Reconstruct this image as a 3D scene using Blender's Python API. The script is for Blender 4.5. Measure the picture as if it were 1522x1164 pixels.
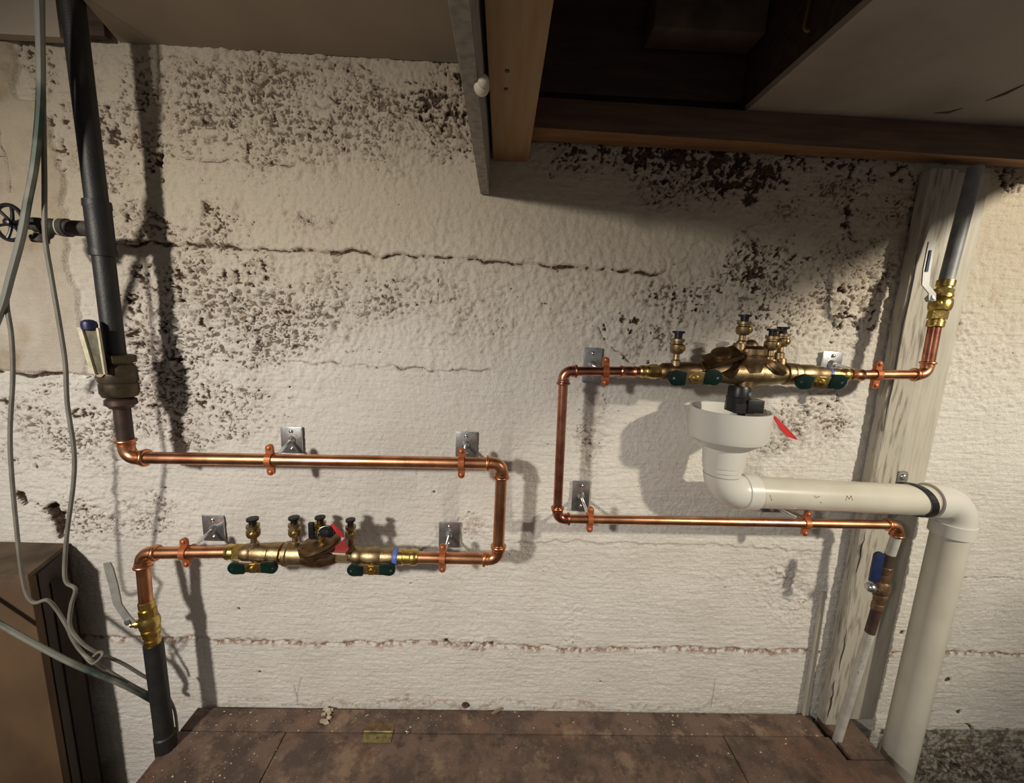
import bpy, math, random
import numpy as np
from mathutils import Vector, Matrix

for o in list(bpy.data.objects):
    bpy.data.objects.remove(o, do_unlink=True)
scn = bpy.context.scene
COL = scn.collection
random.seed(7)

# ------------------------------------------------------------------ camera
W, H, F = 1522.0, 1164.0, 600.0
CX, CY = W / 2, H / 2
CAM = Vector((0.0, -1.10, 1.05))                      # height is set below so that the platform top is Z=0
_dY = Vector((-14.5, -100.0, F)).normalized()          # wall normal direction seen in the image
_dX = Vector((1.0, 0.035, 0.03))
_dX = (_dX - _dY * _dX.dot(_dY)).normalized()
_dD = _dY.cross(_dX).normalized()                      # world "down"
RIGHT = Vector((_dX[0], _dY[0], -_dD[0]))
DOWN = Vector((_dX[1], _dY[1], -_dD[1]))
FWD = Vector((_dX[2], _dY[2], -_dD[2]))
_d = RIGHT * (700 - CX) + DOWN * (1051 - CY) + FWD * F
CAM.z = -1.10 * _d.z / _d.y
cam_data = bpy.data.cameras.new('camera')
cam_data.sensor_width = 36.0
cam_data.lens = F / W * 36.0
cam_data.clip_start = 0.02
cam = bpy.data.objects.new('camera', cam_data)
COL.objects.link(cam)
m = Matrix.Identity(4)
for i in range(3):
    m[i][0] = RIGHT[i]; m[i][1] = -DOWN[i]; m[i][2] = -FWD[i]; m[i][3] = CAM[i]
cam.matrix_world = m
scn.camera = cam

# ------------------------------------------------------------------ world, lamps, exposure
world = bpy.data.worlds.new('basement_ambience')
scn.world = world
world.use_nodes = True
wb = world.node_tree.nodes['Background']
wb.inputs['Color'].default_value = (1.0, 0.93, 0.86, 1)
wb.inputs['Strength'].default_value = 0.18


def lamp(name, loc, aim, power, col, rad, cone):
    """clamp work lamp: a bulb in a reflector, its beam fading softly to the rim"""
    d = bpy.data.lights.new(name, 'SPOT')
    d.energy = power; d.color = col; d.shadow_soft_size = rad
    d.spot_size = math.radians(cone); d.spot_blend = 1.0
    o = bpy.data.objects.new(name, d)
    o.location = loc
    o.rotation_euler = (Vector(aim) - Vector(loc)).to_track_quat('-Z', 'Y').to_euler()
    COL.objects.link(o)
    return o


lamp('work_lamp_left', (-1.35, -2.07, CAM.z + .46), (-0.66, 0, CAM.z - .74), 192, (1.0, 0.93, 0.82), 0.075, 84)
lamp('work_lamp_right', (2.10, -1.98, CAM.z + .88), (1.20, 0, CAM.z + .06), 250, (1.0, 0.91, 0.73), 0.06, 70)
vs = scn.view_settings
vs.view_transform = 'Standard'
vs.look = 'None'
vs.gamma = 1.0
vs.use_curve_mapping = False
vs.exposure = 0.0


# ------------------------------------------------------------------ placing helpers
def ray(px, py):
    return RIGHT * (px - CX) + DOWN * (py - CY) + FWD * F


def P(px, py, y):
    """point of the plane Y=y (parallel to the wall) along a sight line"""
    d = ray(px, py)
    return CAM + d * ((y - CAM.y) / d.y)


def Q(px, py, z):
    """point of the horizontal plane Z=z along a sight line"""
    d = ray(px, py)
    return CAM + d * ((z - CAM.z) / d.z)


def K(p):
    """metres per picture pixel at a point"""
    return (p - CAM).dot(FWD) / F


X_, Y_, Z_ = Vector((1, 0, 0)), Vector((0, 1, 0)), Vector((0, 0, 1))
OUT = Vector((0, -1, 0))

# ------------------------------------------------------------------ materials
MATS = {}


def mat(name, col, rough=0.5, metal=0.0, col2=None, nscale=40, bump=0.0, bscale=200, stretch=(1, 1, 1), spec=None,
        lo=0.4, hi=0.65, detail=6):
    if name in MATS:
        return MATS[name]
    m = bpy.data.materials.new(name); m.use_nodes = True
    nt = m.node_tree; N = nt.nodes; L = nt.links
    b = N['Principled BSDF']
    b.inputs['Base Color'].default_value = (*col, 1)
    b.inputs['Roughness'].default_value = rough
    b.inputs['Metallic'].default_value = metal
    if spec is not None:
        b.inputs['Specular IOR Level'].default_value = spec
    tc = N.new('ShaderNodeTexCoord'); mp = N.new('ShaderNodeMapping')
    mp.inputs['Scale'].default_value = stretch
    L.new(tc.outputs['Object'], mp.inputs['Vector'])
    if col2 is not None:
        n = N.new('ShaderNodeTexNoise'); n.inputs['Scale'].default_value = nscale; n.inputs['Detail'].default_value = detail
        L.new(mp.outputs['Vector'], n.inputs['Vector'])
        r = N.new('ShaderNodeMapRange'); r.inputs['From Min'].default_value = lo; r.inputs['From Max'].default_value = hi
        L.new(n.outputs['Fac'], r.inputs['Value'])
        mx = N.new('ShaderNodeMix'); mx.data_type = 'RGBA'
        mx.inputs['A'].default_value = (*col, 1); mx.inputs['B'].default_value = (*col2, 1)
        L.new(r.outputs['Result'], mx.inputs['Factor'])
        L.new(mx.outputs['Result'], b.inputs['Base Color'])
    if bump:
        n2 = N.new('ShaderNodeTexNoise'); n2.inputs['Scale'].default_value = bscale; n2.inputs['Detail'].default_value = 4
        L.new(mp.outputs['Vector'], n2.inputs['Vector'])
        bp = N.new('ShaderNodeBump'); bp.inputs['Strength'].default_value = bump; bp.inputs['Distance'].default_value = 0.002
        L.new(n2.outputs['Fac'], bp.inputs['Height']); L.new(bp.outputs['Normal'], b.inputs['Normal'])
    MATS[name] = m
    return m


COPPER = mat('copper', (0.80, 0.40, 0.22), 0.33, 1.0, (0.50, 0.22, 0.12), 22, 0.06, 300)
COPPER_OLD = mat('aged_copper', (0.60, 0.27, 0.17), 0.30, 1.0, (0.36, 0.13, 0.09), 30, 0.08, 300)
CLAMP = mat('coated_copper_clamp', (0.50, 0.165, 0.06), 0.42, 0.45, (0.38, 0.11, 0.045), 60)
BRONZE = mat('cast_bronze', (0.45, 0.34, 0.19), 0.42, 1.0, (0.29, 0.20, 0.11), 45, 0.25, 350)
BRONZE_DARK = mat('dull_bronze', (0.27, 0.18, 0.10), 0.42, 1.0, (0.16, 0.10, 0.056), 45, 0.25, 350)
BRASS = mat('bright_brass', (0.72, 0.53, 0.18), 0.3, 1.0, (0.5, 0.35, 0.11), 50, 0.25, 260)
BRASS_OLD = mat('tarnished_brass', (0.115, 0.09, 0.055), 0.45, 0.7, (0.055, 0.042, 0.03), 40, 0.2, 300)
VALVE_RUST = mat('rusty_valve_bronze', (0.24, 0.15, 0.08), 0.5, 0.6, (0.12, 0.07, 0.04), 40, 0.3, 250)
ZINC = mat('zinc_plated_steel', (0.56, 0.58, 0.60), 0.34, 0.95, (0.40, 0.42, 0.44), 60, 0.1, 200)
STEEL = mat('polished_steel', (0.72, 0.72, 0.72), 0.2, 1.0)
IRON = mat('black_iron', (0.013, 0.0135, 0.015), 0.5, 0.0, (0.022, 0.02, 0.018), 35, 0.25, 250)
IRON_DUST = mat('dusty_iron', (0.03, 0.028, 0.026), 0.7, 0.1, (0.07, 0.06, 0.048), 35, 0.3, 200)
NIPPLE = mat('brown_iron_nipple', (0.05, 0.035, 0.03), 0.45, 0.4, (0.09, 0.05, 0.04), 35)
GREEN = mat('green_vinyl', (0.003, 0.020, 0.015), 0.33, 0, (0.002, 0.013, 0.011), 60)
BLACK = mat('black_plastic', (0.010, 0.010, 0.012), 0.38)
RED = mat('red_tag_plastic', (0.62, 0.035, 0.04), 0.45, 0, (0.5, 0.03, 0.035), 80)
REDDARK = mat('dark_red_label', (0.30, 0.03, 0.03), 0.5)
BLUE = mat('blue_plastic', (0.10, 0.16, 0.50), 0.4)
BLUEGRIP = mat('blue_vinyl_grip', (0.010, 0.020, 0.075), 0.45, 0, (0.014, 0.028, 0.09), 60)
BLUEDARK = mat('dark_blue_grip', (0.012, 0.016, 0.07), 0.45)
PVC = mat('white_pvc', (0.64, 0.61, 0.53), 0.28, 0, (0.58, 0.55, 0.47), 10)
PVCF = mat('white_pvc_fitting', (0.66, 0.645, 0.60), 0.32)
PRIMER = mat('solvent_primer', (0.36, 0.30, 0.26), 0.5)
INK = mat('dark_ink', (0.05, 0.04, 0.035), 0.6)
LEVERW = mat('pale_grey_lever', (0.36, 0.35, 0.33), 0.45, 0.3, (0.30, 0.29, 0.27), 60)
LEVERG = mat('grey_steel_lever', (0.45, 0.45, 0.44), 0.35, 0.8)
CREAM = mat('cream_sleeve', (0.62, 0.58, 0.42), 0.6, 0, (0.48, 0.44, 0.3), 60)
OLIVE = mat('olive_lever', (0.10, 0.09, 0.06), 0.6, 0.2, (0.17, 0.15, 0.10), 50)
CABLE = mat('grey_cable', (0.16, 0.15, 0.125), 0.6, 0, (0.21, 0.195, 0.165), 30)
HOSE = mat('green_grey_cable', (0.20, 0.20, 0.17), 0.55, 0, (0.02, 0.045, 0.03), 6, lo=0.44, hi=0.56)
WOODNEW = mat('yellow_pine', (0.38, 0.25, 0.125), 0.65, 0, (0.34, 0.19, 0.08), 9, 0.2, 60, (8, 0.7, 8))
WOODLEDGE = mat('orange_pine', (0.40, 0.215, 0.095), 0.65, 0, (0.26, 0.13, 0.055), 9, 0.2, 60, (0.7, 8, 8))
WOODLEDGE2 = mat('dark_pine', (0.15, 0.085, 0.05), 0.7, 0, (0.09, 0.05, 0.032), 9, 0.2, 60, (0.7, 8, 8))  # darker pine tone for the ledger's front face
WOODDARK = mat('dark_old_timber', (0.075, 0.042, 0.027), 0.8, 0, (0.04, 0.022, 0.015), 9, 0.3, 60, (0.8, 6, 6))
WOODPAINT = mat('painted_timber', (0.50, 0.47, 0.405), 0.62, 0, (0.43, 0.40, 0.335), 16, 0.3, 90, (7, 7, 0.6))
WOODPAINT2 = mat('worn_painted_timber', (0.44, 0.41, 0.35), 0.68, 0, (0.16, 0.125, 0.09), 20, 0.5, 80, (5, 5, 0.6), lo=0.50, hi=0.72)
SOFFIT = mat('painted_soffit', (0.37, 0.31, 0.24), 0.8, 0, (0.33, 0.275, 0.21), 5, 0.1, 120)
PANELEDGE = mat('weathered_board_edge', (0.36, 0.33, 0.29), 0.8, 0, (0.24, 0.215, 0.19), 60, 0.4, 150)
DRYWALL = mat('dusty_ceiling_board', (0.42, 0.37, 0.31), 0.85, 0, (0.34, 0.29, 0.24), 6, 0.1, 90)
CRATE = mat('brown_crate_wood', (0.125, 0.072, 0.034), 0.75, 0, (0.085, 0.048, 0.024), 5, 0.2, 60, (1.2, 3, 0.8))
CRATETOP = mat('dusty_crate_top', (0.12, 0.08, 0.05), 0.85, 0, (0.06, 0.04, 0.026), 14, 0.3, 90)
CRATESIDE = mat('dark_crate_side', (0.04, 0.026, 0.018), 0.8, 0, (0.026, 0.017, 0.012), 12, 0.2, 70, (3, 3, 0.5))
CHIP = mat('paint_chip', (0.58, 0.53, 0.42), 0.7, 0, (0.36, 0.29, 0.21), 50)
PIPEWHITE = mat('white_painted_pipe', (0.56, 0.54, 0.49), 0.5, 0.0, (0.44, 0.42, 0.38), 25, 0.15, 200)
PIPERUST = mat('rust_bare_pipe', (0.09, 0.055, 0.04), 0.65, 0.2, (0.05, 0.03, 0.022), 35, 0.3, 200)
GALVBLUE = mat('grey_painted_pipe', (0.20, 0.21, 0.23), 0.5, 0.1, (0.32, 0.32, 0.31), 25)


# ------------------------------------------------------------------ mesh builder
def frame_for(d):
    d = d.normalized()
    a = Z_ if abs(d.z) < 0.9 else X_
    u = d.cross(a).normalized()
    return u, d.cross(u).normalized()


class MB:
    def __init__(s):
        s.v = []; s.f = []; s.mi = []; s.cur = 0

    def _add(s, vs_, fs):
        b = len(s.v)
        s.v += [Vector(x) for x in vs_]
        for f in fs:
            s.f.append([b + i for i in f]); s.mi.append(s.cur)
        return s

    def hexa(s, c):
        """8 corners: 4 of one face, the 4 opposite"""
        return s._add(c, [(3, 2, 1, 0), (4, 5, 6, 7), (0, 1, 5, 4), (1, 2, 6, 5), (2, 3, 7, 6), (3, 0, 4, 7)])

    def box(s, lo, hi):
        x0, y0, z0 = lo; x1, y1, z1 = hi
        return s.hexa([(x0, y0, z0), (x1, y0, z0), (x1, y1, z0), (x0, y1, z0), (x0, y0, z1), (x1, y0, z1), (x1, y1, z1), (x0, y1, z1)])

    def obox(s, c, u, v, w, a, b_, d):
        """oriented box with bevelled look: centre, axes, half sizes"""
        u, v, w = u.normalized() * a, v.normalized() * b_, w.normalized() * d
        return s.hexa([c - u - v - w, c + u - v - w, c + u + v - w, c - u + v - w, c - u - v + w, c + u - v + w, c + u + v + w, c - u + v + w])

    def tube(s, pts, r, seg=16, cap=True, u0=None):
        pts = [Vector(p) for p in pts]
        n = len(pts)
        rs = [r] * n if not hasattr(r, '__len__') else list(r)
        tans = []
        for i in range(n):
            a = pts[max(i - 1, 0)]; b = pts[min(i + 1, n - 1)]
            t = b - a
            if t.length < 1e-9:
                t = tans[-1] if tans else pts[-1] - pts[0]
            tans.append(t.normalized())
        u = u0.normalized() if u0 is not None else frame_for(tans[0])[0]
        vs_ = []; fs = []
        for i in range(n):
            t = tans[i]
            u = (u - t * u.dot(t))
            u.normalize()
            w = t.cross(u)
            for k in range(seg):
                a = 2 * math.pi * k / seg
                vs_.append(pts[i] + (u * math.cos(a) + w * math.sin(a)) * rs[i])
        for i in range(n - 1):
            for k in range(seg):
                k2 = (k + 1) % seg
                fs.append((i * seg + k, i * seg + k2, (i + 1) * seg + k2, (i + 1) * seg + k))
        if cap:
            fs.append(tuple(reversed(range(seg))))
            fs.append(tuple((n - 1) * seg + k for k in range(seg)))
        return s._add(vs_, fs)

    def rev(s, p0, d, prof, seg=20, rot=0.0, cap=True):
        """revolve (t, r) profile along direction d from p0"""
        d = d.normalized(); u, w = frame_for(d)
        vs_ = []; fs = []
        n = len(prof)
        for (t, r) in prof:
            for k in range(seg):
                a = 2 * math.pi * k / seg + rot
                vs_.append(Vector(p0) + d * t + (u * math.cos(a) + w * math.sin(a)) * r)
        for i in range(n - 1):
            for k in range(seg):
                k2 = (k + 1) % seg
                fs.append((i * seg + k, i * seg + k2, (i + 1) * seg + k2, (i + 1) * seg + k))
        if cap:
            fs.append(tuple(reversed(range(seg))))
            fs.append(tuple((n - 1) * seg + k for k in range(seg)))
        return s._add(vs_, fs)

    def torus(s, c, axis, R, r, seg=28, seg2=10, a0=0, a1=2 * math.pi):
        u, w = frame_for(axis)
        full = abs(a1 - a0 - 2 * math.pi) < 1e-6
        n = seg
        pts = [c + (u * math.cos(a0 + (a1 - a0) * i / n) + w * math.sin(a0 + (a1 - a0) * i / n)) * R for i in range(n + 1)]
        return s.tube(pts, r, seg2, cap=not full)

    def ball(s, c, r, seg=14, rings=8, squash=None):
        prof = []
        for i in range(rings + 1):
            a = math.pi * i / rings
            prof.append((-math.cos(a) * r, max(math.sin(a) * r, r * 0.02)))
        return s.rev(c, squash or Z_, prof, seg)

    def prism(s, outline, thick):
        """outline points (world), extruded by vector"""
        n = len(outline)
        vs_ = [Vector(p) for p in outline] + [Vector(p) + thick for p in outline]
        fs = [tuple(reversed(range(n))), tuple(range(n, 2 * n))] + [(i, (i + 1) % n, n + (i + 1) % n, n + i) for i in range(n)]
        return s._add(vs_, fs)

    def build(s, name, material, parent=None, smooth=35, bevel=0.0, label=None):
        me = bpy.data.meshes.new(name)
        o0 = parent_origin(parent)
        me.from_pydata([tuple(v - o0) for v in s.v], [], s.f)
        mats = material if isinstance(material, (list, tuple)) else [material]
        for mm in mats:
            me.materials.append(mm)
        me.polygons.foreach_set('material_index', s.mi)
        if smooth:
            me.polygons.foreach_set('use_smooth', [True] * len(me.polygons))
            me.set_sharp_from_angle(angle=math.radians(smooth))
        # consistent outward normals
        import bmesh
        bm = bmesh.new(); bm.from_mesh(me)
        bmesh.ops.recalc_face_normals(bm, faces=bm.faces)
        if bevel:
            es = [e for e in bm.edges if len(e.link_faces) == 2 and e.calc_face_angle(0) > math.radians(30)]
            bmesh.ops.bevel(bm, geom=es, offset=bevel, segments=2, affect='EDGES', profile=0.6, clamp_overlap=True)
        bm.to_mesh(me); bm.free()
        if bevel:
            me.polygons.foreach_set('use_smooth', [True] * len(me.polygons))
            me.set_sharp_from_angle(angle=math.radians(50))
        o = bpy.data.objects.new(name, me)
        COL.objects.link(o)
        if parent is not None:
            o.parent = parent
        if label:
            o['label'] = label
        return o


def parent_origin(parent):
    v = Vector((0, 0, 0))
    while parent is not None:
        v += parent.location
        parent = parent.parent
    return v


def thing(name, loc, label, cat, group=None):
    o = bpy.data.objects.new(name, None)
    o.empty_display_size = 0.03
    o.location = loc
    COL.objects.link(o)
    o['label'] = label; o['category'] = cat
    if group:
        o['group'] = group
    return o


def tag(o, label, cat, group=None, kind=None):
    o['label'] = label; o['category'] = cat
    if group:
        o['group'] = group
    if kind:
        o['kind'] = kind
    return o


def struct(o, label=None, cat=None):
    o['kind'] = 'structure'
    if label:
        o['label'] = label
    if cat:
        o['category'] = cat
    return o


def bez(pts, n=8):
    """Catmull-Rom through points"""
    pts = [Vector(p) for p in pts]
    out = []
    for i in range(len(pts) - 1):
        p0 = pts[max(i - 1, 0)]; p1 = pts[i]; p2 = pts[i + 1]; p3 = pts[min(i + 2, len(pts) - 1)]
        for k in range(n):
            t = k / n
            out.append(0.5 * ((2 * p1) + (p2 - p0) * t + (2 * p0 - 5 * p1 + 4 * p2 - p3) * t * t + (-p0 + 3 * p1 - 3 * p2 + p3) * t ** 3))
    out.append(pts[-1])
    return out


# ================================================================== THE WALL
rng = np.random.RandomState(11)


def perlin(x, y, seed=0):
    r = np.random.RandomState(seed)
    g = r.rand(256) * 2 * np.pi
    gx, gy = np.cos(g), np.sin(g)
    perm = r.permutation(256)
    xi = np.floor(x).astype(np.int64); yi = np.floor(y).astype(np.int64)
    xf = x - xi; yf = y - yi
    u = xf * xf * xf * (xf * (xf * 6 - 15) + 10); v = yf * yf * yf * (yf * (yf * 6 - 15) + 10)

    def gr(ix, iy, fx, fy):
        h = perm[(perm[ix & 255] + iy) & 255]
        return gx[h] * fx + gy[h] * fy
    a = gr(xi, yi, xf, yf); b = gr(xi + 1, yi, xf - 1, yf)
    c = gr(xi, yi + 1, xf, yf - 1); d = gr(xi + 1, yi + 1, xf - 1, yf - 1)
    return ((a + u * (b - a)) + v * ((c + u * (d - c)) - (a + u * (b - a)))) * 1.5


def fbm(x, y, oct_=4, seed=0, gain=0.5):
    s = np.zeros_like(x); a = 1.0; f = 1.0
    for i in range(oct_):
        s += a * perlin(x * f + 17.3 * i, y * f + 5.1 * i, seed + i); a *= gain; f *= 2.03
    return s


def worley(x, y, seed=0):
    r = np.random.RandomState(seed)
    T = 64
    jx = r.rand(T, T); jy = r.rand(T, T); jr = r.rand(T, T)
    xi = np.floor(x).astype(np.int64); yi = np.floor(y).astype(np.int64)
    best = np.full(x.shape, 9.0); rad = np.zeros(x.shape)
    for dx in (-1, 0, 1):
        for dy in (-1, 0, 1):
            cx = xi + dx; cy = yi + dy
            px = cx + jx[cx % T, cy % T]; py = cy + jy[cx % T, cy % T]
            d = np.hypot(x - px, y - py)
            mk = d < best
            best = np.where(mk, d, best); rad = np.where(mk, jr[cx % T, cy % T], rad)
    return best, rad


def sst(a, b, x):
    t = np.clip((x - a) / (b - a), 0, 1)
    return t * t * (3 - 2 * t)


def wpt(px, py):
    p = P(px, py, 0.0)
    return p.x, p.z


WX0, WX1, WZ0, WZ1, STEP = -1.70, 1.84, -0.36, 2.10, 0.0034
nx = int((WX1 - WX0) / STEP); nz = int((WZ1 - WZ0) / STEP)
gx_ = np.linspace(WX0, WX1, nx); gz_ = np.linspace(WZ0, WZ1, nz)
XX, ZZ = np.meshgrid(gx_, gz_)
wx = XX + 0.010 * fbm(XX * 14, ZZ * 14, 3, 3)
wz = ZZ + 0.010 * fbm(XX * 14, ZZ * 14, 3, 9)
wx2 = XX + 0.03 * fbm(XX * 9, ZZ * 9, 4, 23)
wz2 = ZZ + 0.03 * fbm(XX * 9, ZZ * 9, 4, 29)
PXM = 1.0 / 545.0


def ell(px, py, rx, ry, soft=0.6, warped=True, rot=0.0):
    x, z = wpt(px, py)
    ax, az = (wx2, wz2) if warped else (XX, ZZ)
    dx = ax - x; dz = az - z
    if rot:
        c, s_ = math.cos(rot), math.sin(rot)
        dx, dz = dx * c + dz * s_, -dx * s_ + dz * c
    d = np.hypot(dx / (rx * PXM), dz / (ry * PXM))
    return 1 - sst(1 - soft, 1 + soft * 0.6, d)


def poly_dist(pts, warped=True):
    ax, az = (wx, wz) if warped else (XX, ZZ)
    best = np.full(XX.shape, 9.0); side = np.zeros(XX.shape)
    for (a, b) in zip(pts[:-1], pts[1:]):
        x0, z0 = wpt(*a); x1, z1 = wpt(*b)
        L = math.hypot(x1 - x0, z1 - z0); ux, uz = (x1 - x0) / L, (z1 - z0) / L
        t = np.clip((ax - x0) * ux + (az - z0) * uz, 0, L)
        dx = ax - x0 - t * ux; dz = az - z0 - t * uz
        d = np.hypot(dx, dz)
        mk = d < best
        best = np.where(mk, d, best); side = np.where(mk, dz, side)
    return best, side


# damage (honeycombed, paint-starved) regions, read off the photograph
dmg = np.zeros(XX.shape)
for (px, py, rx, ry, a) in [
    (330, 470, 190, 110, .85), (240, 560, 120, 130, .85), (560, 440, 150, 70, .58), (420, 165, 280, 85, .80), (660, 165, 60, 75, .85), (250, 200, 90, 70, .6),
    (700, 470, 120, 80, .34), (850, 450, 120, 70, .32),
    (1010, 440, 90, 45, .75), (1130, 400, 80, 50, .85), (1270, 420, 80, 90, .78), (1150, 470, 140, 60, .6),
    (1040, 255, 130, 55, .95), (1260, 300, 150, 60, .62), (880, 235, 90, 28, .55),
    (215, 340, 80, 35, .75), (320, 335, 45, 30, .85), (465, 325, 45, 16, .55),
    (95, 640, 130, 110, .62), (170, 760, 140, 70, .55), (330, 590, 120, 90, .62), (140, 200, 55, 130, .6), (60, 120, 30, 70, .6),
    (1210, 620, 75, 70, .62), (1140, 660, 60, 40, .4), (880, 650, 32, 80, .42), (700, 780, 40, 28, .42),
    (960, 500, 60, 40, .5), (1180, 880, 60, 70, .38), (1440, 1135, 150, 45, .9), (1460, 560, 90, 60, .3), (1500, 270, 40, 30, .75),
    (1430, 470, 30, 25, .5), (1100, 850, 60, 20, .25), (850, 930, 25, 60, .28), (700, 950, 60, 14, .4)]:
    dmg = np.maximum(dmg, a * ell(px, py, rx, ry, 0.75))
# bare, paintless dark patches
bare = np.zeros(XX.shape)
for (px, py, rx, ry, a) in [
    (662, 150, 62, 58, .62), (695, 205, 32, 40, .55), (1040, 235, 100, 30, .95), (1090, 270, 45, 34, .8), (1112, 302, 22, 20, 1), (1190, 240, 120, 22, .55), (960, 225, 34, 22, .9), (870, 226, 70, 16, .72), (1290, 256, 120, 22, .66), (1115, 262, 60, 30, .85), (1400, 262, 50, 14, .6),
    (1130, 395, 38, 34, .7), (1125, 445, 22, 26, .7), (1195, 388, 34, 14, .55), (975, 445, 22, 12, .6), (1040, 440, 36, 26, .55), (1260, 330, 14, 40, .7), (1245, 470, 16, 60, .55), (1300, 480, 12, 40, .5),
    (320, 330, 30, 26, .62), (350, 420, 50, 70, .42), (225, 415, 60, 40, .55), (200, 470, 24, 70, .62), (205, 560, 30, 60, .62), (180, 330, 30, 14, .5), (160, 190, 22, 34, .7), (235, 245, 40, 16, .5),
    (50, 110, 12, 60, .6), (95, 210, 24, 60, .55), (300, 590, 30, 22, .62), (250, 520, 20, 60, .4), (240, 718, 12, 13, 1), (30, 740, 16, 11, .9), (85, 775, 14, 26, 1.2), (112, 765, 26, 12, .5), (130, 790, 30, 16, .55),
    (130, 610, 30, 10, .7), (35, 680, 22, 14, .6), (10, 600, 8, 12, .8), (1500, 275, 20, 10, .8), (1440, 470, 14, 12, .4), (930, 480, 26, 16, .55), (905, 510, 10, 24, .4),
    (1440, 1140, 130, 26, .5), (460, 325, 30, 8, .4), (585, 420, 9, 9, .6), (955, 540, 26, 10, .5), (1230, 600, 22, 8, .4)]:
    bare = np.maximum(bare, a * ell(px, py, rx, ry, 0.8))

n_big = fbm(XX * 22, ZZ * 22, 4, 41)
n_mid = fbm(XX * 60, ZZ * 60, 4, 51)
n_fine = fbm(XX * 130, ZZ * 130, 3, 61)
n_low = fbm(XX * 3.5, ZZ * 3.5, 3, 71)
streak = fbm(XX * 10, ZZ * 120, 3, 81)
wd, wr = worley(XX * 55, ZZ * 55, 91)
pebble = np.clip(1 - wd / 0.62, 0, 1) ** 0.7
wd2, wr2 = worley(wx * 30, wz * 30, 95)
pebble2 = np.sqrt(np.clip(1 - (wd2 / 0.55) ** 2, 0, 1)) * (wr2 > 0.55)

h = 0.0035 * n_low + 0.0011 * n_mid + 0.0010 * n_fine + 0.0010 * streak
_ra = fbm(wx2 * 24, wz2 * 36, 5, 121, 0.68); _rb = fbm(wx * 62, wz * 84, 4, 125, 0.62); _rc = fbm(wx2 * 13, wz2 * 24, 5, 127, 0.7)
_m1 = sst(-0.25, 0.25, fbm(XX * 5, ZZ * 7, 3, 128)); _m2 = sst(0.0, 0.4, fbm(XX * 6 + 4, ZZ * 8, 3, 129))
n_rag = (_ra * (1 - _m1) + _rb * _m1) * (1 - _m2) + _rc * _m2
rag = np.abs(n_rag) * 1.6                                     # billowed crust: rounded lumps, sharp crevices
patch = sst(-0.35, 0.45, fbm(XX * 7, ZZ * 9, 3, 131) + 0.3 * n_big)
dmg = dmg * (0.68 + 0.32 * patch)
trowel = sst(wpt(800, 560)[1], wpt(800, 470)[1], ZZ) * sst(wpt(800, 290)[1], wpt(800, 340)[1], ZZ)
h += trowel * 0.0011 * n_mid + trowel * 0.0014 * fbm(wx2 * 30, wz2 * 22, 3, 141)
h += dmg * (0.0022 * (pebble - 0.5) + 0.0075 * pebble2 * patch + (0.012 - 0.006 * _m1) * (rag - 0.35) + 0.004 * n_mid + 0.006 * n_big + 0.003 * n_fine)
n_rid = fbm(wx * 34 + 3, wz * 40, 3, 101)
n_rid2 = fbm(wx * 75, wz * 75 + 8, 2, 111)
ok = sst(-0.05, 0.35, n_big + 0.25 * n_mid)
fis = np.maximum((1 - sst(0.02, 0.075, np.abs(n_rid))) * ok, 0.8 * (1 - sst(0.03, 0.10, np.abs(n_rid2))) * sst(0.0, 0.4, n_mid + 0.3 * n_big)) * sst(0.3, 0.75, dmg)
pit = sst(0.605, 0.80, 0.52 * dmg + 0.22 * n_big + 0.42 * n_mid + 0.34 * n_fine)
bar = sst(0.42, 0.58, bare * 0.72 + (0.22 * n_big + 0.36 * n_mid + 0.22 * n_fine) * (bare > 0.02))
h -= 0.010 * pit + 0.010 * bar + 0.006 * fis


def blur(a, r):
    for ax in (0, 1):
        c = np.cumsum(np.pad(a, [(r + 1, r) if i == ax else (0, 0) for i in (0, 1)], mode='edge'), axis=ax)
        n = a.shape[ax]
        sl = [slice(None)] * 2; s2 = [slice(None)] * 2
        sl[ax] = slice(2 * r + 1, 2 * r + 1 + n); s2[ax] = slice(0, n)
        a = (c[tuple(sl)] - c[tuple(s2)]) / (2 * r + 1)
    return a


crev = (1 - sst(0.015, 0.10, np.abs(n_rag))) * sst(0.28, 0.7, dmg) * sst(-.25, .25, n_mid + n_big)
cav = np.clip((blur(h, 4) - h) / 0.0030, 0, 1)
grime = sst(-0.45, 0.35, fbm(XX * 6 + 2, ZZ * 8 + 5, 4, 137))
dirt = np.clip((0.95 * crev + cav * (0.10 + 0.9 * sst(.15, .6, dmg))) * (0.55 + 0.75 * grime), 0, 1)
dark = np.clip(0.80 * pit + 0.8 * bar + 0.50 * fis, 0, 1)
speck = sst(0.52, 0.72, n_fine * 0.7 + 0.25 * n_mid + 0.42 * dmg)
brown = np.clip(0.28 * speck * sst(0.1, 0.5, dmg) + 0.12 * sst(0.1, 0.6, dmg) * sst(0.0, 0.5, n_big), 0, 1)

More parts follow.
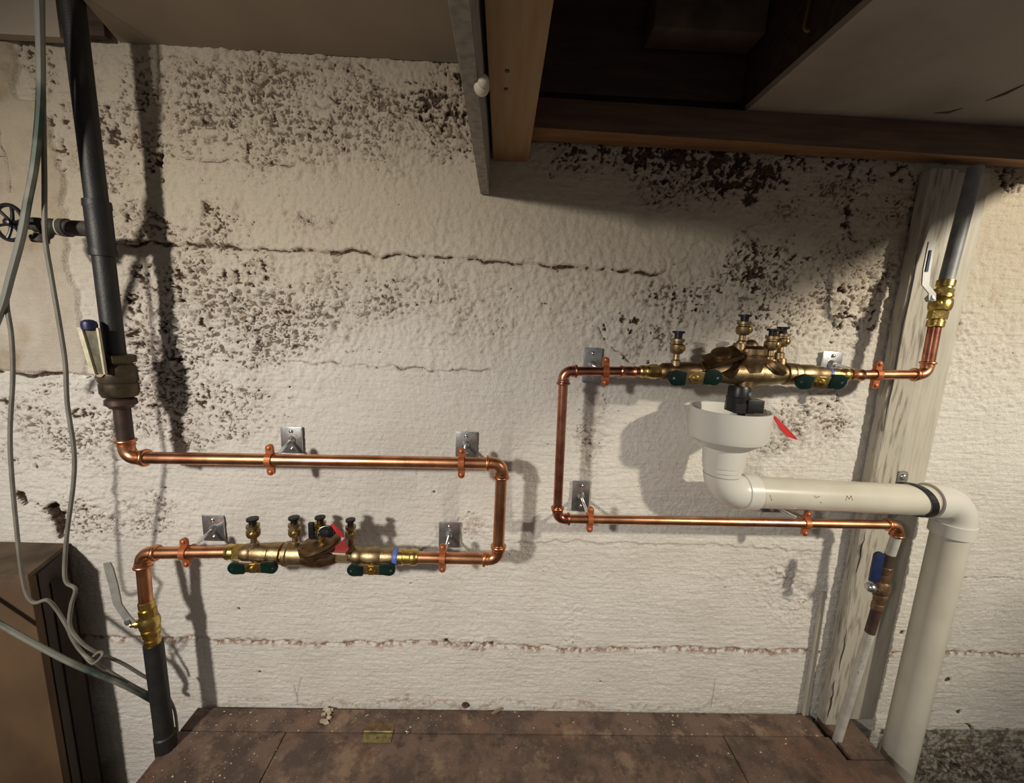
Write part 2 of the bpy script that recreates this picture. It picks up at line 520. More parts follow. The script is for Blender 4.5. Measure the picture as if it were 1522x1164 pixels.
# pour seams: (polyline, width, depth, dark, rust, step)
for (pts, w_, dep, dk, rs, stp) in [
    ([(130, 360), (300, 366), (400, 372), (560, 378), (700, 385), (860, 400), (990, 406)], .0032, .011, .95, .3, .004),
    ([(100, 152), (215, 161)], .002, .005, .7, .2, .001), ([(300, 166), (350, 170), (385, 200), (400, 235)], .002, .005, .6, .3, .0),
    ([(200, 215), (250, 235), (330, 240), (440, 250)], .0022, .006, .65, .3, .002),
    ([(420, 538), (560, 545), (730, 553)], .0022, .006, .6, .35, .003),
    ([(20, 680), (110, 683), (200, 685)], .0018, .004, .55, .1, .001),
    ([(760, 806), (960, 806), (1200, 818)], .003, .002, .08, .12, .004),
    ([(90, 948), (330, 951), (480, 958), (660, 955), (850, 965), (1050, 966), (1230, 968), (1330, 970), (1522, 973), (1600, 974)], .0044, .005, .36, .95, .001),
    ([(1330, 857), (1430, 859), (1540, 860)], .002, .004, .6, .1, .002),
    ([(1300, 1084), (1380, 1083), (1430, 1077), (1460, 1084), (1600, 1080)], .003, .008, .8, .1, .006),
    ([(60, 1062), (230, 1066)], .002, .004, .5, .0, .001),
    ([(30, 745), (60, 750), (85, 765), (100, 760)], .004, .010, .9, .2, .0),
    ([(885, 490), (905, 515), (945, 540)], .0022, .006, .7, .2, .0),
    ([(1268, 300), (1262, 345), (1275, 355)], .003, .008, .8, .2, .0),
    ([(850, 740), (1000, 745)], .0015, .002, .1, .05, .001),
    ([(1215, 400), (1240, 440), (1232, 470)], .003, .008, .6, .2, .0)]:
    d, sd = poly_dist(pts)
    brk = sst(-0.35, 0.15, n_big + 0.5 * n_mid)
    g = (1 - sst(w_ * 0.4, w_ * 1.5, d)) * (0.62 + 0.38 * brk)
    h -= dep * g
    h += stp * sst(-0.004, 0.004, sd) * (1 - sst(0.0, 0.07, d))
    dark = np.maximum(dark, dk * g * (0.6 + 0.4 * brk))
    if rs:
        wide = (1 - sst(w_ * 0.8, w_ * 3.4, d)) * sst(-0.25, 0.35, n_mid + 0.6 * n_big)
        brown = np.maximum(brown, rs * wide)
# rust drip spots along the low seam, brown smears
for (px, py, rx, ry, a) in [(350, 950, 24, 8, .9), (700, 962, 30, 8, .8), (690, 955, 60, 10, .5), (1160, 967, 60, 4, .9), (1150, 850, 50, 6, .55), (1180, 855, 26, 5, .5), (1210, 640, 60, 60, .35),
                            (880, 650, 16, 80, .38), (700, 778, 26, 14, .5), (1480, 445, 16, 12, .4), (310, 600, 26, 24, .5), (700, 150, 60, 60, .5), (1390, 970, 60, 5, .6), (1500, 975, 40, 6, .9), (205, 520, 30, 110, .55), (130, 850, 60, 40, .12),
                            (700, 1048, 560, 7, .55)]:
    e = ell(px, py, rx, ry, 0.8)
    brown = np.maximum(brown, a * e * sst(-0.3, 0.35, n_mid + 0.5 * n_fine))
# little drill holes and nail heads low on the wall
for (px, py, r_) in [(663, 953, 4), (730, 957, 4), (700, 957, 2.5), (692, 1050, 7), (893, 1015, 2), (1100, 730, 0), (355, 905, 2.5), (1410, 1012, 5), (1425, 1058, 4), (645, 732, 2), (385, 1000, 2.5), (1340, 940, 4)]:
    if r_:
        x, z = wpt(px, py)
        e = 1 - sst(r_ * PXM * 0.6, r_ * PXM * 1.3, np.hypot(XX - x, ZZ - z))
        h -= 0.008 * e; dark = np.maximum(dark, e)
# deep dark cavity low on the left
e = ell(85, 776, 12, 26, 0.5); h -= 0.030 * e; dark = np.maximum(dark, sst(.05, .35, e))
e = ell(30, 738, 12, 8, 0.5); h -= 0.02 * e; dark = np.maximum(dark, sst(.05, .35, e))
# smooth plaster facing high on the left
x1_, zb = wpt(138, 556); xa, za = wpt(36, 150)
edge = np.where(ZZ > za, xa, x1_ - 0.02) + 0.03 * n_big * 0.5 + 0.02 * fbm(XX * 2, ZZ * 5, 2, 5)
pl = sst(0.004, -0.004, XX - edge) * sst(-0.004, 0.004, ZZ - zb - 0.002 * n_mid)
h = h * (1 - pl) + pl * (0.010 + 0.0015 * n_low + 0.0006 * n_mid)
dark = np.where(pl > 0.5, 0.12 * sst(0.45, 0.8, n_big + .3 * n_fine) + .25 * bar * sst(0, .4, n_mid), dark)
dirt = np.where(pl > 0.5, 0, dirt)
brown = np.where(pl > 0.5, 0.10 * sst(0.3, 0.8, n_big), brown)
d, sd = poly_dist([(-30, 553), (60, 556), (150, 560)])
g = (1 - sst(0.003, 0.007, d)); h -= 0.010 * g; dark = np.maximum(dark, .9 * g * sst(-.5, .1, n_big))
for pts in ([(0, 195), (12, 240), (22, 290)], [(0, 236), (10, 236)]):
    d, sd = poly_dist(pts); g = 1 - sst(0.001, 0.004, d); h -= .005 * g; dark = np.maximum(dark, .6 * g)
tan = pl * np.clip(0.45 + 0.45 * sst(0.02, 0.35, fbm(XX * 4 + 9, ZZ * 3, 3, 15)) - 0.25 * sst(0.02, -0.2, XX - wpt(45, 400)[0]), 0, 1)
# pencil / crayon marks
mark = np.zeros(XX.shape)
for pts in ([(436, 1020), (441, 1035), (442, 1048)], [(447, 1008), (442, 1030), (442, 1048)], [(1062, 1010), (1056, 1050)]):
    d, sd = poly_dist(pts, False); mark = np.maximum(mark, 1 - sst(0.0006, 0.0026, d))
# moss / damp on the rough footing
moss = ell(1450, 1120, 150, 40, .8) * sst(-.2, .3, n_big) * .8 * sst(0.006, -0.006, ZZ - wpt(1450, 1084)[1])
foot = sst(0.004, -0.004, ZZ - wpt(1450, 1084)[1]) * (XX > wpt(1310, 1085)[0])
brown = np.maximum(brown, .3 * foot * sst(-.2, .4, n_mid))
moss = np.clip(np.maximum(moss, foot * (.55 + .5 * sst(-.3, .3, n_mid + .6 * n_big))), 0, 1)

verts = np.stack([XX, -h, ZZ], -1).reshape(-1, 3)
idx = np.arange(nx * nz).reshape(nz, nx)
quads = np.stack([idx[:-1, :-1], idx[:-1, 1:], idx[1:, 1:], idx[1:, :-1]], -1).reshape(-1, 4)
me = bpy.data.meshes.new('wall_back')
me.vertices.add(len(verts)); me.vertices.foreach_set('co', verts.astype(np.float32).ravel())
nq = len(quads)
me.loops.add(nq * 4); me.loops.foreach_set('vertex_index', quads.astype(np.int32).ravel())
me.polygons.add(nq)
me.polygons.foreach_set('loop_start', np.arange(0, nq * 4, 4, dtype=np.int32))
me.polygons.foreach_set('use_smooth', np.ones(nq, dtype=bool))
me.update(calc_edges=True)
ca = me.color_attributes.new('wear', 'FLOAT_COLOR', 'POINT')
ca.data.foreach_set('color', np.stack([dark, brown, tan, mark], -1).astype(np.float32).ravel())
cb = me.attributes.new('moss', 'FLOAT', 'POINT')
cb.data.foreach_set('value', moss.astype(np.float32).ravel())

ZDIM = wpt(600, 520)[1]                      # above this, weaker and warmer light is put into the paint colour
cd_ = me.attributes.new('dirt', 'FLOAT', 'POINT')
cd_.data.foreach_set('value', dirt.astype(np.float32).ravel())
wm = bpy.data.materials.new('limewashed_concrete'); wm.use_nodes = True
nt = wm.node_tree; N = nt.nodes; L = nt.links
bs = N['Principled BSDF']; bs.inputs['Roughness'].default_value = 0.72
bs.inputs['Specular IOR Level'].default_value = 0.3
at = N.new('ShaderNodeAttribute'); at.attribute_name = 'wear'
am = N.new('ShaderNodeAttribute'); am.attribute_name = 'moss'
sp = N.new('ShaderNodeSeparateColor'); L.new(at.outputs['Color'], sp.inputs['Color'])
tc = N.new('ShaderNodeTexCoord')


def noise(scale, detail=5, vec=None, rough=0.6):
    n = N.new('ShaderNodeTexNoise'); n.inputs['Scale'].default_value = scale; n.inputs['Detail'].default_value = detail
    n.inputs['Roughness'].default_value = rough
    L.new(vec if vec is not None else tc.outputs['Object'], n.inputs['Vector'])
    return n.outputs['Fac']


def rngmap(v, a, b, c=0.0, d=1.0):
    r = N.new('ShaderNodeMapRange'); r.interpolation_type = 'SMOOTHSTEP'
    r.inputs['From Min'].default_value = a; r.inputs['From Max'].default_value = b
    r.inputs['To Min'].default_value = c; r.inputs['To Max'].default_value = d
    L.new(v, r.inputs['Value']); return r.outputs['Result']


def mixc(f, a, b):
    x = N.new('ShaderNodeMix'); x.data_type = 'RGBA'
    for s_, v in (('Factor', f), ('A', a), ('B', b)):
        if isinstance(v, tuple):
            x.inputs[s_].default_value = (*v, 1)
        else:
            L.new(v, x.inputs[s_])
    return x.outputs['Result']


def math_(op, a, b):
    x = N.new('ShaderNodeMath'); x.operation = op; x.use_clamp = op == 'MULTIPLY'
    for i, v in enumerate((a, b)):
        if isinstance(v, float):
            x.inputs[i].default_value = v
        else:
            L.new(v, x.inputs[i])
    return x.outputs[0]


mpg = N.new('ShaderNodeMapping'); mpg.inputs['Scale'].default_value = (14, 1, 150)
L.new(tc.outputs['Object'], mpg.inputs['Vector'])
grain = noise(1.0, 4, mpg.outputs['Vector'])
sx = N.new('ShaderNodeSeparateXYZ'); L.new(tc.outputs['Object'], sx.inputs['Vector'])
upper_dim = rngmap(math_('ADD', sx.outputs['Z'], math_('MULTIPLY', noise(3, 4), .25)), ZDIM, ZDIM + .5)
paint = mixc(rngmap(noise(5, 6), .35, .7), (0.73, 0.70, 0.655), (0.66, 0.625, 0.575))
paint = mixc(upper_dim, paint, (0.545, 0.475, 0.375))  # light falling off up the wall, mixed into the paint
paint = mixc(rngmap(noise(90, 5), .54, .74, 0, .4), paint, (0.45, 0.39, 0.33))
tanc = mixc(rngmap(noise(9, 8, rough=.7), .42, .62), (0.44, 0.36, 0.25), (0.29, 0.21, 0.135))
c = mixc(sp.outputs['Blue'], paint, tanc)
rust = mixc(rngmap(noise(120, 4), .4, .65), (0.33, 0.17, 0.10), (0.20, 0.115, 0.075))
fb = math_('MULTIPLY', sp.outputs['Green'], rngmap(noise(260, 4), .32, .6, 0.45, 1.15))
c = mixc(fb, c, rust)
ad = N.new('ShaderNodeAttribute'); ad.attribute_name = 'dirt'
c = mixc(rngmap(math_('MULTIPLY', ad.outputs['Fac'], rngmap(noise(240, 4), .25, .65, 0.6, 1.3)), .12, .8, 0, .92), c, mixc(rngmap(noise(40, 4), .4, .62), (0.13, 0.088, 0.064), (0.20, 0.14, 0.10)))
darkc = mixc(rngmap(noise(150, 4), .4, .62), (0.045, 0.030, 0.022), (0.14, 0.085, 0.055))
fd = rngmap(math_('MULTIPLY', sp.outputs['Red'], rngmap(noise(300, 3), .25, .6, 0.7, 1.25)), .25, .75)
c = mixc(fd, c, darkc)
c = mixc(math_('MULTIPLY', at.outputs['Alpha'], .55), c, (0.16, 0.19, 0.22))
c = mixc(math_('MULTIPLY', am.outputs['Fac'], .9), c, mixc(rngmap(noise(30, 6), .42, .62), (0.16, 0.145, 0.09), (0.07, 0.052, 0.042)))
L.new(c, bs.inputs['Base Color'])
hs = math_('ADD', math_('MULTIPLY', noise(260, 5), 0.8), math_('MULTIPLY', grain, 0.7))
bp = N.new('ShaderNodeBump'); bp.inputs['Strength'].default_value = 0.9; bp.inputs['Distance'].default_value = 0.0040
L.new(hs, bp.inputs['Height']); L.new(bp.outputs['Normal'], bs.inputs['Normal'])
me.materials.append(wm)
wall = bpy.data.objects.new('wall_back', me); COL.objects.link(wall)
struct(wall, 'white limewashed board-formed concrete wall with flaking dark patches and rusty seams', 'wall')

# the same wall going on past the detailed stretch, out of frame on both sides
for nm, xa_w, xb_w, lab in (('wall_left', -3.2, WX0, 'plain white concrete wall going on past the left picture edge'), ('wall_right', WX1, 3.2, 'plain white concrete wall going on past the right picture edge')):
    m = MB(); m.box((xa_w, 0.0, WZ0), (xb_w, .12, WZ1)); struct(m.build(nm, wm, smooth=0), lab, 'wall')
# ================================================================== FLOOR, PLATFORM
FLOOR_Z = -0.34
m = MB(); m.box((-3.2, -3.4, FLOOR_Z - .05), (3.2, 0.02, FLOOR_Z))
struct(m.build('floor', mat('dirty_concrete_floor', (0.16, 0.13, 0.105), .85, 0, (0.10, 0.075, 0.06), 6, .3, 60), smooth=0),
       'dark dirty concrete basement floor', 'floor')

DIRTY = bpy.data.materials.new('grimy_brown_boards'); DIRTY.use_nodes = True
nt = DIRTY.node_tree; N = nt.nodes; L = nt.links
bs = N['Principled BSDF']; bs.inputs['Roughness'].default_value = 0.72
tc = N.new('ShaderNodeTexCoord')
c = mixc(rngmap(noise(9, 8, rough=.7), .42, .58), (0.088, 0.058, 0.045), (0.165, 0.108, 0.080))
c = mixc(rngmap(noise(5.3, 6), .5, .68, 0, .8), c, (0.19, 0.095, 0.062))
c = mixc(rngmap(noise(11, 8, rough=.7), .54, .66, 0, .75), c, (0.27, 0.19, 0.128))
c = mixc(rngmap(noise(17, 8, rough=.72), .53, .66, 0, .85), c, (0.055, 0.036, 0.029))
c = mixc(rngmap(noise(170, 2), .69, .74, 0, .6), c, (0.36, 0.30, 0.23))
L.new(c, bs.inputs['Base Color'])
bp = N.new('ShaderNodeBump'); bp.inputs['Strength'].default_value = 0.5; bp.inputs['Distance'].default_value = 0.002
L.new(noise(120, 6), bp.inputs['Height']); L.new(bp.outputs['Normal'], bs.inputs['Normal'])

T = 0.03
pl0 = Q(297, 1048, 0).x                       # left edge
pr0 = Q(1200, 1062, 0).x                      # post side
edge_r = Q(1300, 1107, 0).x                   # right edge, beside the drain pipe
hy = Q(700, 1090, 0).y                        # hatch seam
hxl = Q(425, 1088, 0).x; hxr = Q(1075, 1093, 0).x
post_notch_y = Q(1240, 1128, 0).y
platform = thing('wooden_platform', ((pl0 + pr0) / 2, -0.3, FLOOR_Z), 'grimy brown wooden platform with a hatch lid against the wall foot', 'platform')
G = 0.0022
m = MB(); m.box((pl0, hy + G / 2, -T), (pr0, -0.012, 0)); m.build('rear_board', DIRTY, platform, 0, .002)
m = MB(); m.box((pl0 - .006, -1.0, -T - .0005), (hxl - G / 2, hy - G / 2, -.0005)); m.build('side_board', DIRTY, platform, 0, .002)
m = MB(); m.box((hxr + G / 2, -1.0, -T), (pr0 + .012, hy - G / 2, 0)); m.build('side_board', DIRTY, platform, 0, .002)
m = MB(); m.box((pr0 + .014, -1.0, -T - .004), (edge_r, post_notch_y, -.004)); m.build('side_board', DIRTY, platform, 0, .002)
m = MB(); m.box((hxl + G / 2, -1.0, -T - .002), (hxr - G / 2, hy - G / 2, -.002)); lid = m.build('hatch_lid', DIRTY, platform, 0, .002)
m = MB()
m.box((pl0 + .01, -0.98, FLOOR_Z), (pl0 + .03, -0.02, -T)); m.build('side_wall', WOODDARK, platform, 0)
m = MB(); m.box((edge_r - .03, -0.98, FLOOR_Z), (edge_r - .01, post_notch_y - .005, -T - .005)); m.build('side_wall', WOODDARK, platform, 0)
m = MB(); m.box((pl0 + .03, -0.97, FLOOR_Z), (edge_r - .03, -0.95, -T - .005)); m.build('front_wall', WOODDARK, platform, 0)
# right strip of the platform behind the notch, meeting the wall beside the painted board
m = MB()
q0 = Q(1248, 1112, -.004); q1 = Q(1296, 1104, -.004)
m.box((q0.x + .01, post_notch_y + .004, -T - .004), (edge_r, -0.013, -.004)); m.build('side_board', DIRTY, platform, 0, .002)
# hinge
hinge = thing('strap_hinge', Q(562, 1094, 0.001), 'small tarnished brass hinge across the hatch seam', 'hinge')
a = Q(541, 1090, 0.0); b = Q(584, 1090, 0.0)
HB = mat('dull_hinge_brass', (0.30, 0.26, 0.11), .5, .6, (0.19, 0.14, 0.075), 80)
m = MB(); m.box((a.x, hy - .030, -.001), (b.x, hy - .004, .0012)); m.build('leaf', HB, hinge, 0)
m = MB(); m.box((a.x, hy + .004, .0002), (b.x, hy + .028, .0014)); m.build('leaf', VALVE_RUST, hinge, 0)
m = MB(); m.rev(Vector((a.x, hy, .003)), X_, [(0, .0032), ((b.x - a.x) * .32, .0032), ((b.x - a.x) * .33, .0028), ((b.x - a.x) * .66, .0028), ((b.x - a.x) * .67, .0032), (b.x - a.x, .0032)], 12)
m.build('knuckle', HB, hinge)
for fx in (.2, .5, .8):
    m = MB(); m.rev(Vector((a.x + (b.x - a.x) * fx, hy - .017, .001)), Z_, [(0, .003), (.001, .0025)], 10); m.build('screw', VALVE_RUST, hinge)
# screw eye beside the hinge
p = Q(605, 1091, 0.0)
m = MB(); m.torus(p + Vector((0, 0, .006)), Vector((.3, 1, .5)), .006, .0016, 16, 8); m.tube([p + Vector((0, 0, -.002)), p + Vector((0, 0, .002))], .0016, 8)
tag(m.build('screw_eye', ZINC), 'small grey steel screw eye on the hatch beside the hinge', 'screw eye')


def chip(m, p, r, rnd, thick=.0012):
    n = rnd.randint(5, 8); a0 = rnd.random() * 6
    out = []
    for k in range(n):
        a = a0 + 2 * math.pi * k / n; rr = r * rnd.uniform(.55, 1.15)
        out.append(p + Vector((math.cos(a) * rr, math.sin(a) * rr * .8, rnd.uniform(0, thick))))
    m.prism(out, Vector((0, 0, thick)))


rnd = random.Random(5)
m = MB()
p = Q(485, 1066, 0.0)
for k in range(14):
    chip(m, p + Vector((rnd.uniform(-.011, .011), rnd.uniform(-.022, .022), .0004 * k)), .010, rnd, .002)
tag(m.build('paint_flake', CHIP, smooth=0), 'large cream crumbled paint flake lying on the rear platform board', 'paint flake')
p = Q(738, 1058, 0.002); m = MB(); m.obox(p + Vector((0, 0, .002)), Vector((1, .6, 0)), Vector((-.6, 1, 0)), Z_, .017, .0035, .002)
tag(m.build('wood_splinter', mat('splinter_wood', (0.25, .18, .11), .8), smooth=0), 'short brown wood splinter lying at the wall foot', 'splinter')
m = MB()
for k in range(520):
    t = rnd.random()
    if t < .42:
        q = Vector((rnd.uniform(pl0 + .02, hxl + .02), rnd.uniform(-.42, -.02), 0))
    elif t < .72:
        q = Vector((rnd.uniform(pl0 + .02, pr0 - .02), rnd.uniform(hy, -.016), 0))
    elif t < .85:
        q = Vector((rnd.uniform(hxr - .25, pr0 - .01), rnd.uniform(-.25, -.02), 0))
    else:
        q = Vector((rnd.uniform(hxl, hxr), rnd.uniform(-.42, hy), 0))
    q.z = -.0015 if q.x > hxl and q.x < hxr and q.y < hy else 0
    chip(m, q, rnd.choice([.0009, .0009, .0012, .0012, .0016, .002, .0036]) * .85, rnd, .0009)
o = m.build('paint_crumbs', CHIP, smooth=0)
tag(o, 'tiny cream paint crumbs scattered over the brown platform', 'paint crumbs', kind='stuff')

# ================================================================== CEILING PARTS
zs = P(440, 80, 0).z
slo = Q(700, 95, zs); sl0 = Q(186, 69, zs)
dirl = (Q(130, 4, zs) - sl0)
sfar = sl0 + dirl.normalized() * 1.6
m = MB()
xr = Q(714, 95, zs).x
top = Vector((0, 0, .10))
m.prism([(sl0.x, -.002, zs), (xr - .004, -.002, zs), (xr - .004, -2.3, zs), (sl0.x + dirl.x / dirl.y * -2.0 * 1, -2.0, zs)], top)
struct(m.build('ceiling', SOFFIT, smooth=0), 'low beige painted soffit board over the left side', 'ceiling')
# hanging board seen on its weathered lower edge
zb0 = P(721, 290, 0).z
pa = P(714, 288, -0.004).x; pb = P(727, 291, -0.004).x
m = MB(); m.box((pa, -1.75, zb0), (pb, -0.005, zs + .12))
panel = thing('hanging_board', (pa, -.9, zb0), 'grey weathered board on edge hanging beside the pine joist', 'board')
m.build('board', PANELEDGE, panel, 0, .002)
p = P(717, 125, 0); q = Q(716, 126, zb0)
m = MB(); m.ball(q + Vector((0, 0, -.003)), .011, 12, 8); m.ball(q + Vector((.003, -.012, -.002)), .008, 10, 6)
m.build('paint_blob', mat('cream_paint_blob', (.6, .54, .43), .6), panel)
# joist
zj = P(758, 241, 0).z
ja = P(733, 241, -0.004).x; jb = P(785, 241, -0.004).x
joist = thing('pine_joist', (ja, -.9, zj), 'pale yellow pine joist running overhead toward the wall', 'joist')
m = MB(); m.box((max(ja, pb + .002), -1.75, zj), (jb, -.006, zj + .34)); m.build('beam', WOODNEW, joist, 0, .003)
for (px, py) in ((754, 105), (752, 132)):
    q = Q(px, py, zj); m = MB(); m.rev(q + Vector((0, 0, -.0015)), Z_, [(0, .0035), (.004, .005)], 12); m.build('nail_head', INK, joist)
# ledger along the wall top right
LD = -0.088
la0 = P(797, 213, -.004); la1 = P(1600, 256, -.004)
lb0 = P(797, 190, LD); lb1 = P(1600, 243, LD)
lt0 = P(797, 143, LD); lt1 = P(1600, 196, LD)
ex = jb + .004
m = MB()


def onx(a, b, x):
    t = (x - a.x) / (b.x - a.x); return a + (b - a) * t


x0, x1 = ex, 1.80
A0, A1 = onx(la0, la1, x0), onx(la0, la1, x1); B0, B1 = onx(lb0, lb1, x0), onx(lb0, lb1, x1); C0, C1 = onx(lt0, lt1, x0), onx(lt0, lt1, x1)
m.hexa([(x0, -.012, A0.z), (x1, -.012, A1.z), (x1, LD, B1.z), (x0, LD, B0.z), (x0, -.012, C0.z), (x1, -.012, C1.z), (x1, LD, C1.z), (x0, LD, C0.z)])
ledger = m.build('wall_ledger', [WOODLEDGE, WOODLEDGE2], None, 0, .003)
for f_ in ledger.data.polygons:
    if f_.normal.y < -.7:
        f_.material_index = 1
tag(ledger, 'brown pine ledger beam fixed along the wall under the ceiling board', 'beam')
# ceiling board on the right, lying on the ledger
zd = C0.z + (C1.z - C0.z) * .5 + .004
d0 = Q(1122, 152, zd); d1 = Q(1300, 0, zd)
DXR = 1.50
dx_edge = d0.x + (d1.x - d0.x) * 0.5
m = MB(); m.box((dx_edge, -1.75, zd), (DXR, LD + .012, zd + .014))
struct(m.build('ceiling', DRYWALL, smooth=0), 'dusty grey ceiling board sloping away over the right side', 'ceiling')
SCUFF = mat('dark_scuff', (.10, .075, .06), .8)
for (pts, w_) in (([(1465, 150), (1495, 138), (1530, 122)], .006), ([(1388, 168), (1410, 166), (1432, 160)], .006)):
    mm = MB(); mm.tube([Q(x, y, zd) + Vector((0, 0, 0.0)) for x, y in pts], [.001, .004, .001], 6)
    tag(mm.build('ceiling_gouge', SCUFF), 'dark gouge mark in the ceiling board ' + ('at the right picture edge' if pts[0][0] > 1450 else 'just above the ledger beam'), 'gouge')
# joist above the board edge, dark cavity timbers, subfloor
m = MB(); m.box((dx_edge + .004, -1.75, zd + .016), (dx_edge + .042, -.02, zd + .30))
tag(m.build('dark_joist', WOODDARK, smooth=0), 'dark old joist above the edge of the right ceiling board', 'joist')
m = MB(); m.box((DXR - .045, -1.75, zd + .016), (DXR - .005, -.02, zd + .30))  # unseen joist, added to keep light out of the cavity
tag(m.build('dark_joist', WOODDARK, smooth=0), 'unseen dark joist added to block light above the far right end of the ceiling board', 'joist')
zk = zd + .13
k0 = Q(958, 68, zk); k1 = Q(990, 38, zk + .02)
m = MB(); m.box((k0.x, k0.y - .06, zk), (dx_edge - .002, k0.y + .01, zk + .09))
tag(m.build('dark_blocking', mat('dusty_dark_timber', (0.17, .12, .09), .85, 0, (.08, .055, .042), 14, .3, 60), None, 0, .004), 'dark dusty timber block crossing the open ceiling cavity', 'timber')
m = MB()
q = Q(1196, 48, zd + .05)
m.tube(bez([q + Vector((0.004, 0, .10)), q + Vector((0.0, 0, .04)), q + Vector((-.002, 0, .008)), q + Vector((.006, -.004, 0)), q + Vector((.016, -.004, .006))], 6), .0028, 8)
tag(m.build('brass_hook', mat('dull_hook', (.35, .22, .08), .5, .7)), 'small dull brass hook in the dark ceiling cavity', 'hook')
m = MB(); m.box((jb + .004, -.05, C0.z + .03), (dx_edge + .003, -.022, zd + .30))  # dark board added over the wall to make the cavity read black
tag(m.build('cavity_dark_board', WOODDARK, smooth=0), 'dark board added to shade the back of the open ceiling cavity', 'board')
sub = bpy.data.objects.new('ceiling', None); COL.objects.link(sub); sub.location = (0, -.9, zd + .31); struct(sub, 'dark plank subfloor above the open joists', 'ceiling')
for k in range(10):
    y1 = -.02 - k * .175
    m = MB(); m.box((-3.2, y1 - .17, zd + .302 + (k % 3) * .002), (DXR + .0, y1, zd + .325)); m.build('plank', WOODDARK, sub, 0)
# header board in the far left corner
hz = P(50, 57, -.03).z
m = MB(); m.box((-2.2, -.04, hz), (P(96, 57, -.03).x, -.018, hz + .3))
tag(m.build('header_board', SOFFIT, smooth=0), 'short beige header board high behind the hanging cables', 'board')
m = MB(); m.box((P(96, 57, -.03).x + .003, -.03, zs - .004), (sl0.x - .01, -.016, zs + .25))  # dark sheet put where there is only a shaded gap
tag(m.build('dark_gap_sheet', WOODDARK, smooth=0), 'dark sheet added for the shaded gap behind the black pipe top', 'board')

# ================================================================== POST AND BOARD, RIGHT
PD = -.042


def lx(px, py, y):
    return P(px, py, y)


post = thing('timber_post', P(1240, 1100, -.02), 'white painted cracked timber post standing against the wall', 'post')
zt = B1.z - .004
a_t = P(1336, 514, PD); a_b = P(1240, 1000, PD)          # front left edge
xl = (a_t.x + a_b.x) / 2
b_t = P(1372, 514, PD); xr_ = b_t.x
m = MB()
zz = np.linspace(-.05, zt, 30)
rr = random.Random(3)
prev = None
L_, R_ = [], []
for i, z in enumerate(zz):
    L_.append((xl + rr.uniform(-.0025, .0025), z)); R_.append((xr_ + rr.uniform(-.0012, .0012), z))
for i in range(len(zz) - 1):
    (xa_, za_), (xb_, zb_) = L_[i], L_[i + 1]; (xc_, _), (xd_, _) = R_[i], R_[i + 1]
    xm = xl + .016
    for (p0, p1, p2, p3) in (((xa_, -.010), (xa_, PD + .006), (xb_, PD + .006), (xb_, -.010)),
                             ((xa_, PD + .006), (xa_ + .007, PD), (xb_ + .007, PD), (xb_, PD + .006)),
                             ((xa_ + .007, PD), (xc_, PD), (xd_, PD), (xb_ + .007, PD)),
                             ((xc_, PD), (xc_, -.010), (xd_, -.010), (xd_, PD))):
        m._add([(p0[0], p0[1], za_), (p1[0], p1[1], za_), (p2[0], p2[1], zb_), (p3[0], p3[1], zb_)], [(0, 1, 2, 3)])
m.build('post', WOODPAINT2, post, 40)
# long drying cracks on the corner of the post
for (za_, zb_, dx_) in ((.95, 1.42, .004), (.18, .34, .012), (.02, .16, .006), (.52, .66, .009), (.72, .80, .01)):
    mm = MB(); pts = []
    for i in range(9):
        t = i / 8; pts.append(Vector((xl + dx_ + rr.uniform(-.0022, .0022), PD + .0005, za_ + (zb_ - za_) * t)))
    mm.tube(pts, [.0006, .0012, .0018, .0022, .0024, .002, .0016, .0012, .0006], 6); mm.build('crack', INK, post)
m = MB()
bx0 = xr_ + .0045; bx1 = P(1414, 514, -.02).x
m.box((bx0, -.026, .0), (bx1, -.010, zt)); m.box((bx0, -.0262, .0), (bx0 + .0001, -.01, .001))
board = m.build('painted_plank', WOODPAINT, None, 0, .002)
tag(board, 'flat white painted plank on the wall beside the timber post', 'plank')
# pale strip standing in for a strip of light left of the post foot
p = P(1193, 1010, -.006)
m = MB(); m.hexa([(P(1192, 1060, -.01).x, -.016, .0), (P(1200, 1060, -.01).x, -.016, .0), (P(1200, 1060, -.01).x, -.008, .0), (P(1192, 1060, -.01).x, -.008, .0),
                  (P(1221, 880, -.01).x, -.016, P(1221, 880, -.01).z), (P(1226, 880, -.01).x, -.016, P(1226, 880, -.01).z), (P(1226, 880, -.01).x, -.008, P(1226, 880, -.01).z), (P(1221, 880, -.01).x, -.008, P(1221, 880, -.01).z)])
tag(m.build('painted_light_strip', WOODPAINT, smooth=0), 'thin pale strip standing in for light on the wall left of the post foot', 'strip')

# ================================================================== CRATE LOWER LEFT
zc = P(100, 808, -.012).z
near = Q(42, 854, zc)
xb_ = P(100, 808, -.012).x; 
xn = near.x; yn = near.y
crate = thing('wooden_crate', (xn - .15, yn / 2, FLOOR_Z), 'brown wooden crate standing in the lower left corner', 'crate')
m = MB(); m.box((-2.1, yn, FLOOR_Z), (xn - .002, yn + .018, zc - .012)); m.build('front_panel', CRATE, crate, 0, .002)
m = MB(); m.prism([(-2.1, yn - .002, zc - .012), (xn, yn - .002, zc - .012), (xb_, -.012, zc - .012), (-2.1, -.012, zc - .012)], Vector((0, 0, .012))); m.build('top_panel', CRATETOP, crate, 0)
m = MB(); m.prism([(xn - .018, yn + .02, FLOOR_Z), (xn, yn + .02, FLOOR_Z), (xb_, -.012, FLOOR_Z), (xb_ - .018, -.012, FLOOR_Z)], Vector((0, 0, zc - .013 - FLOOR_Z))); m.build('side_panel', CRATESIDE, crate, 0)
m = MB(); mx_ = (xn + xb_) / 2 + .004; my_ = (yn - .012) / 2
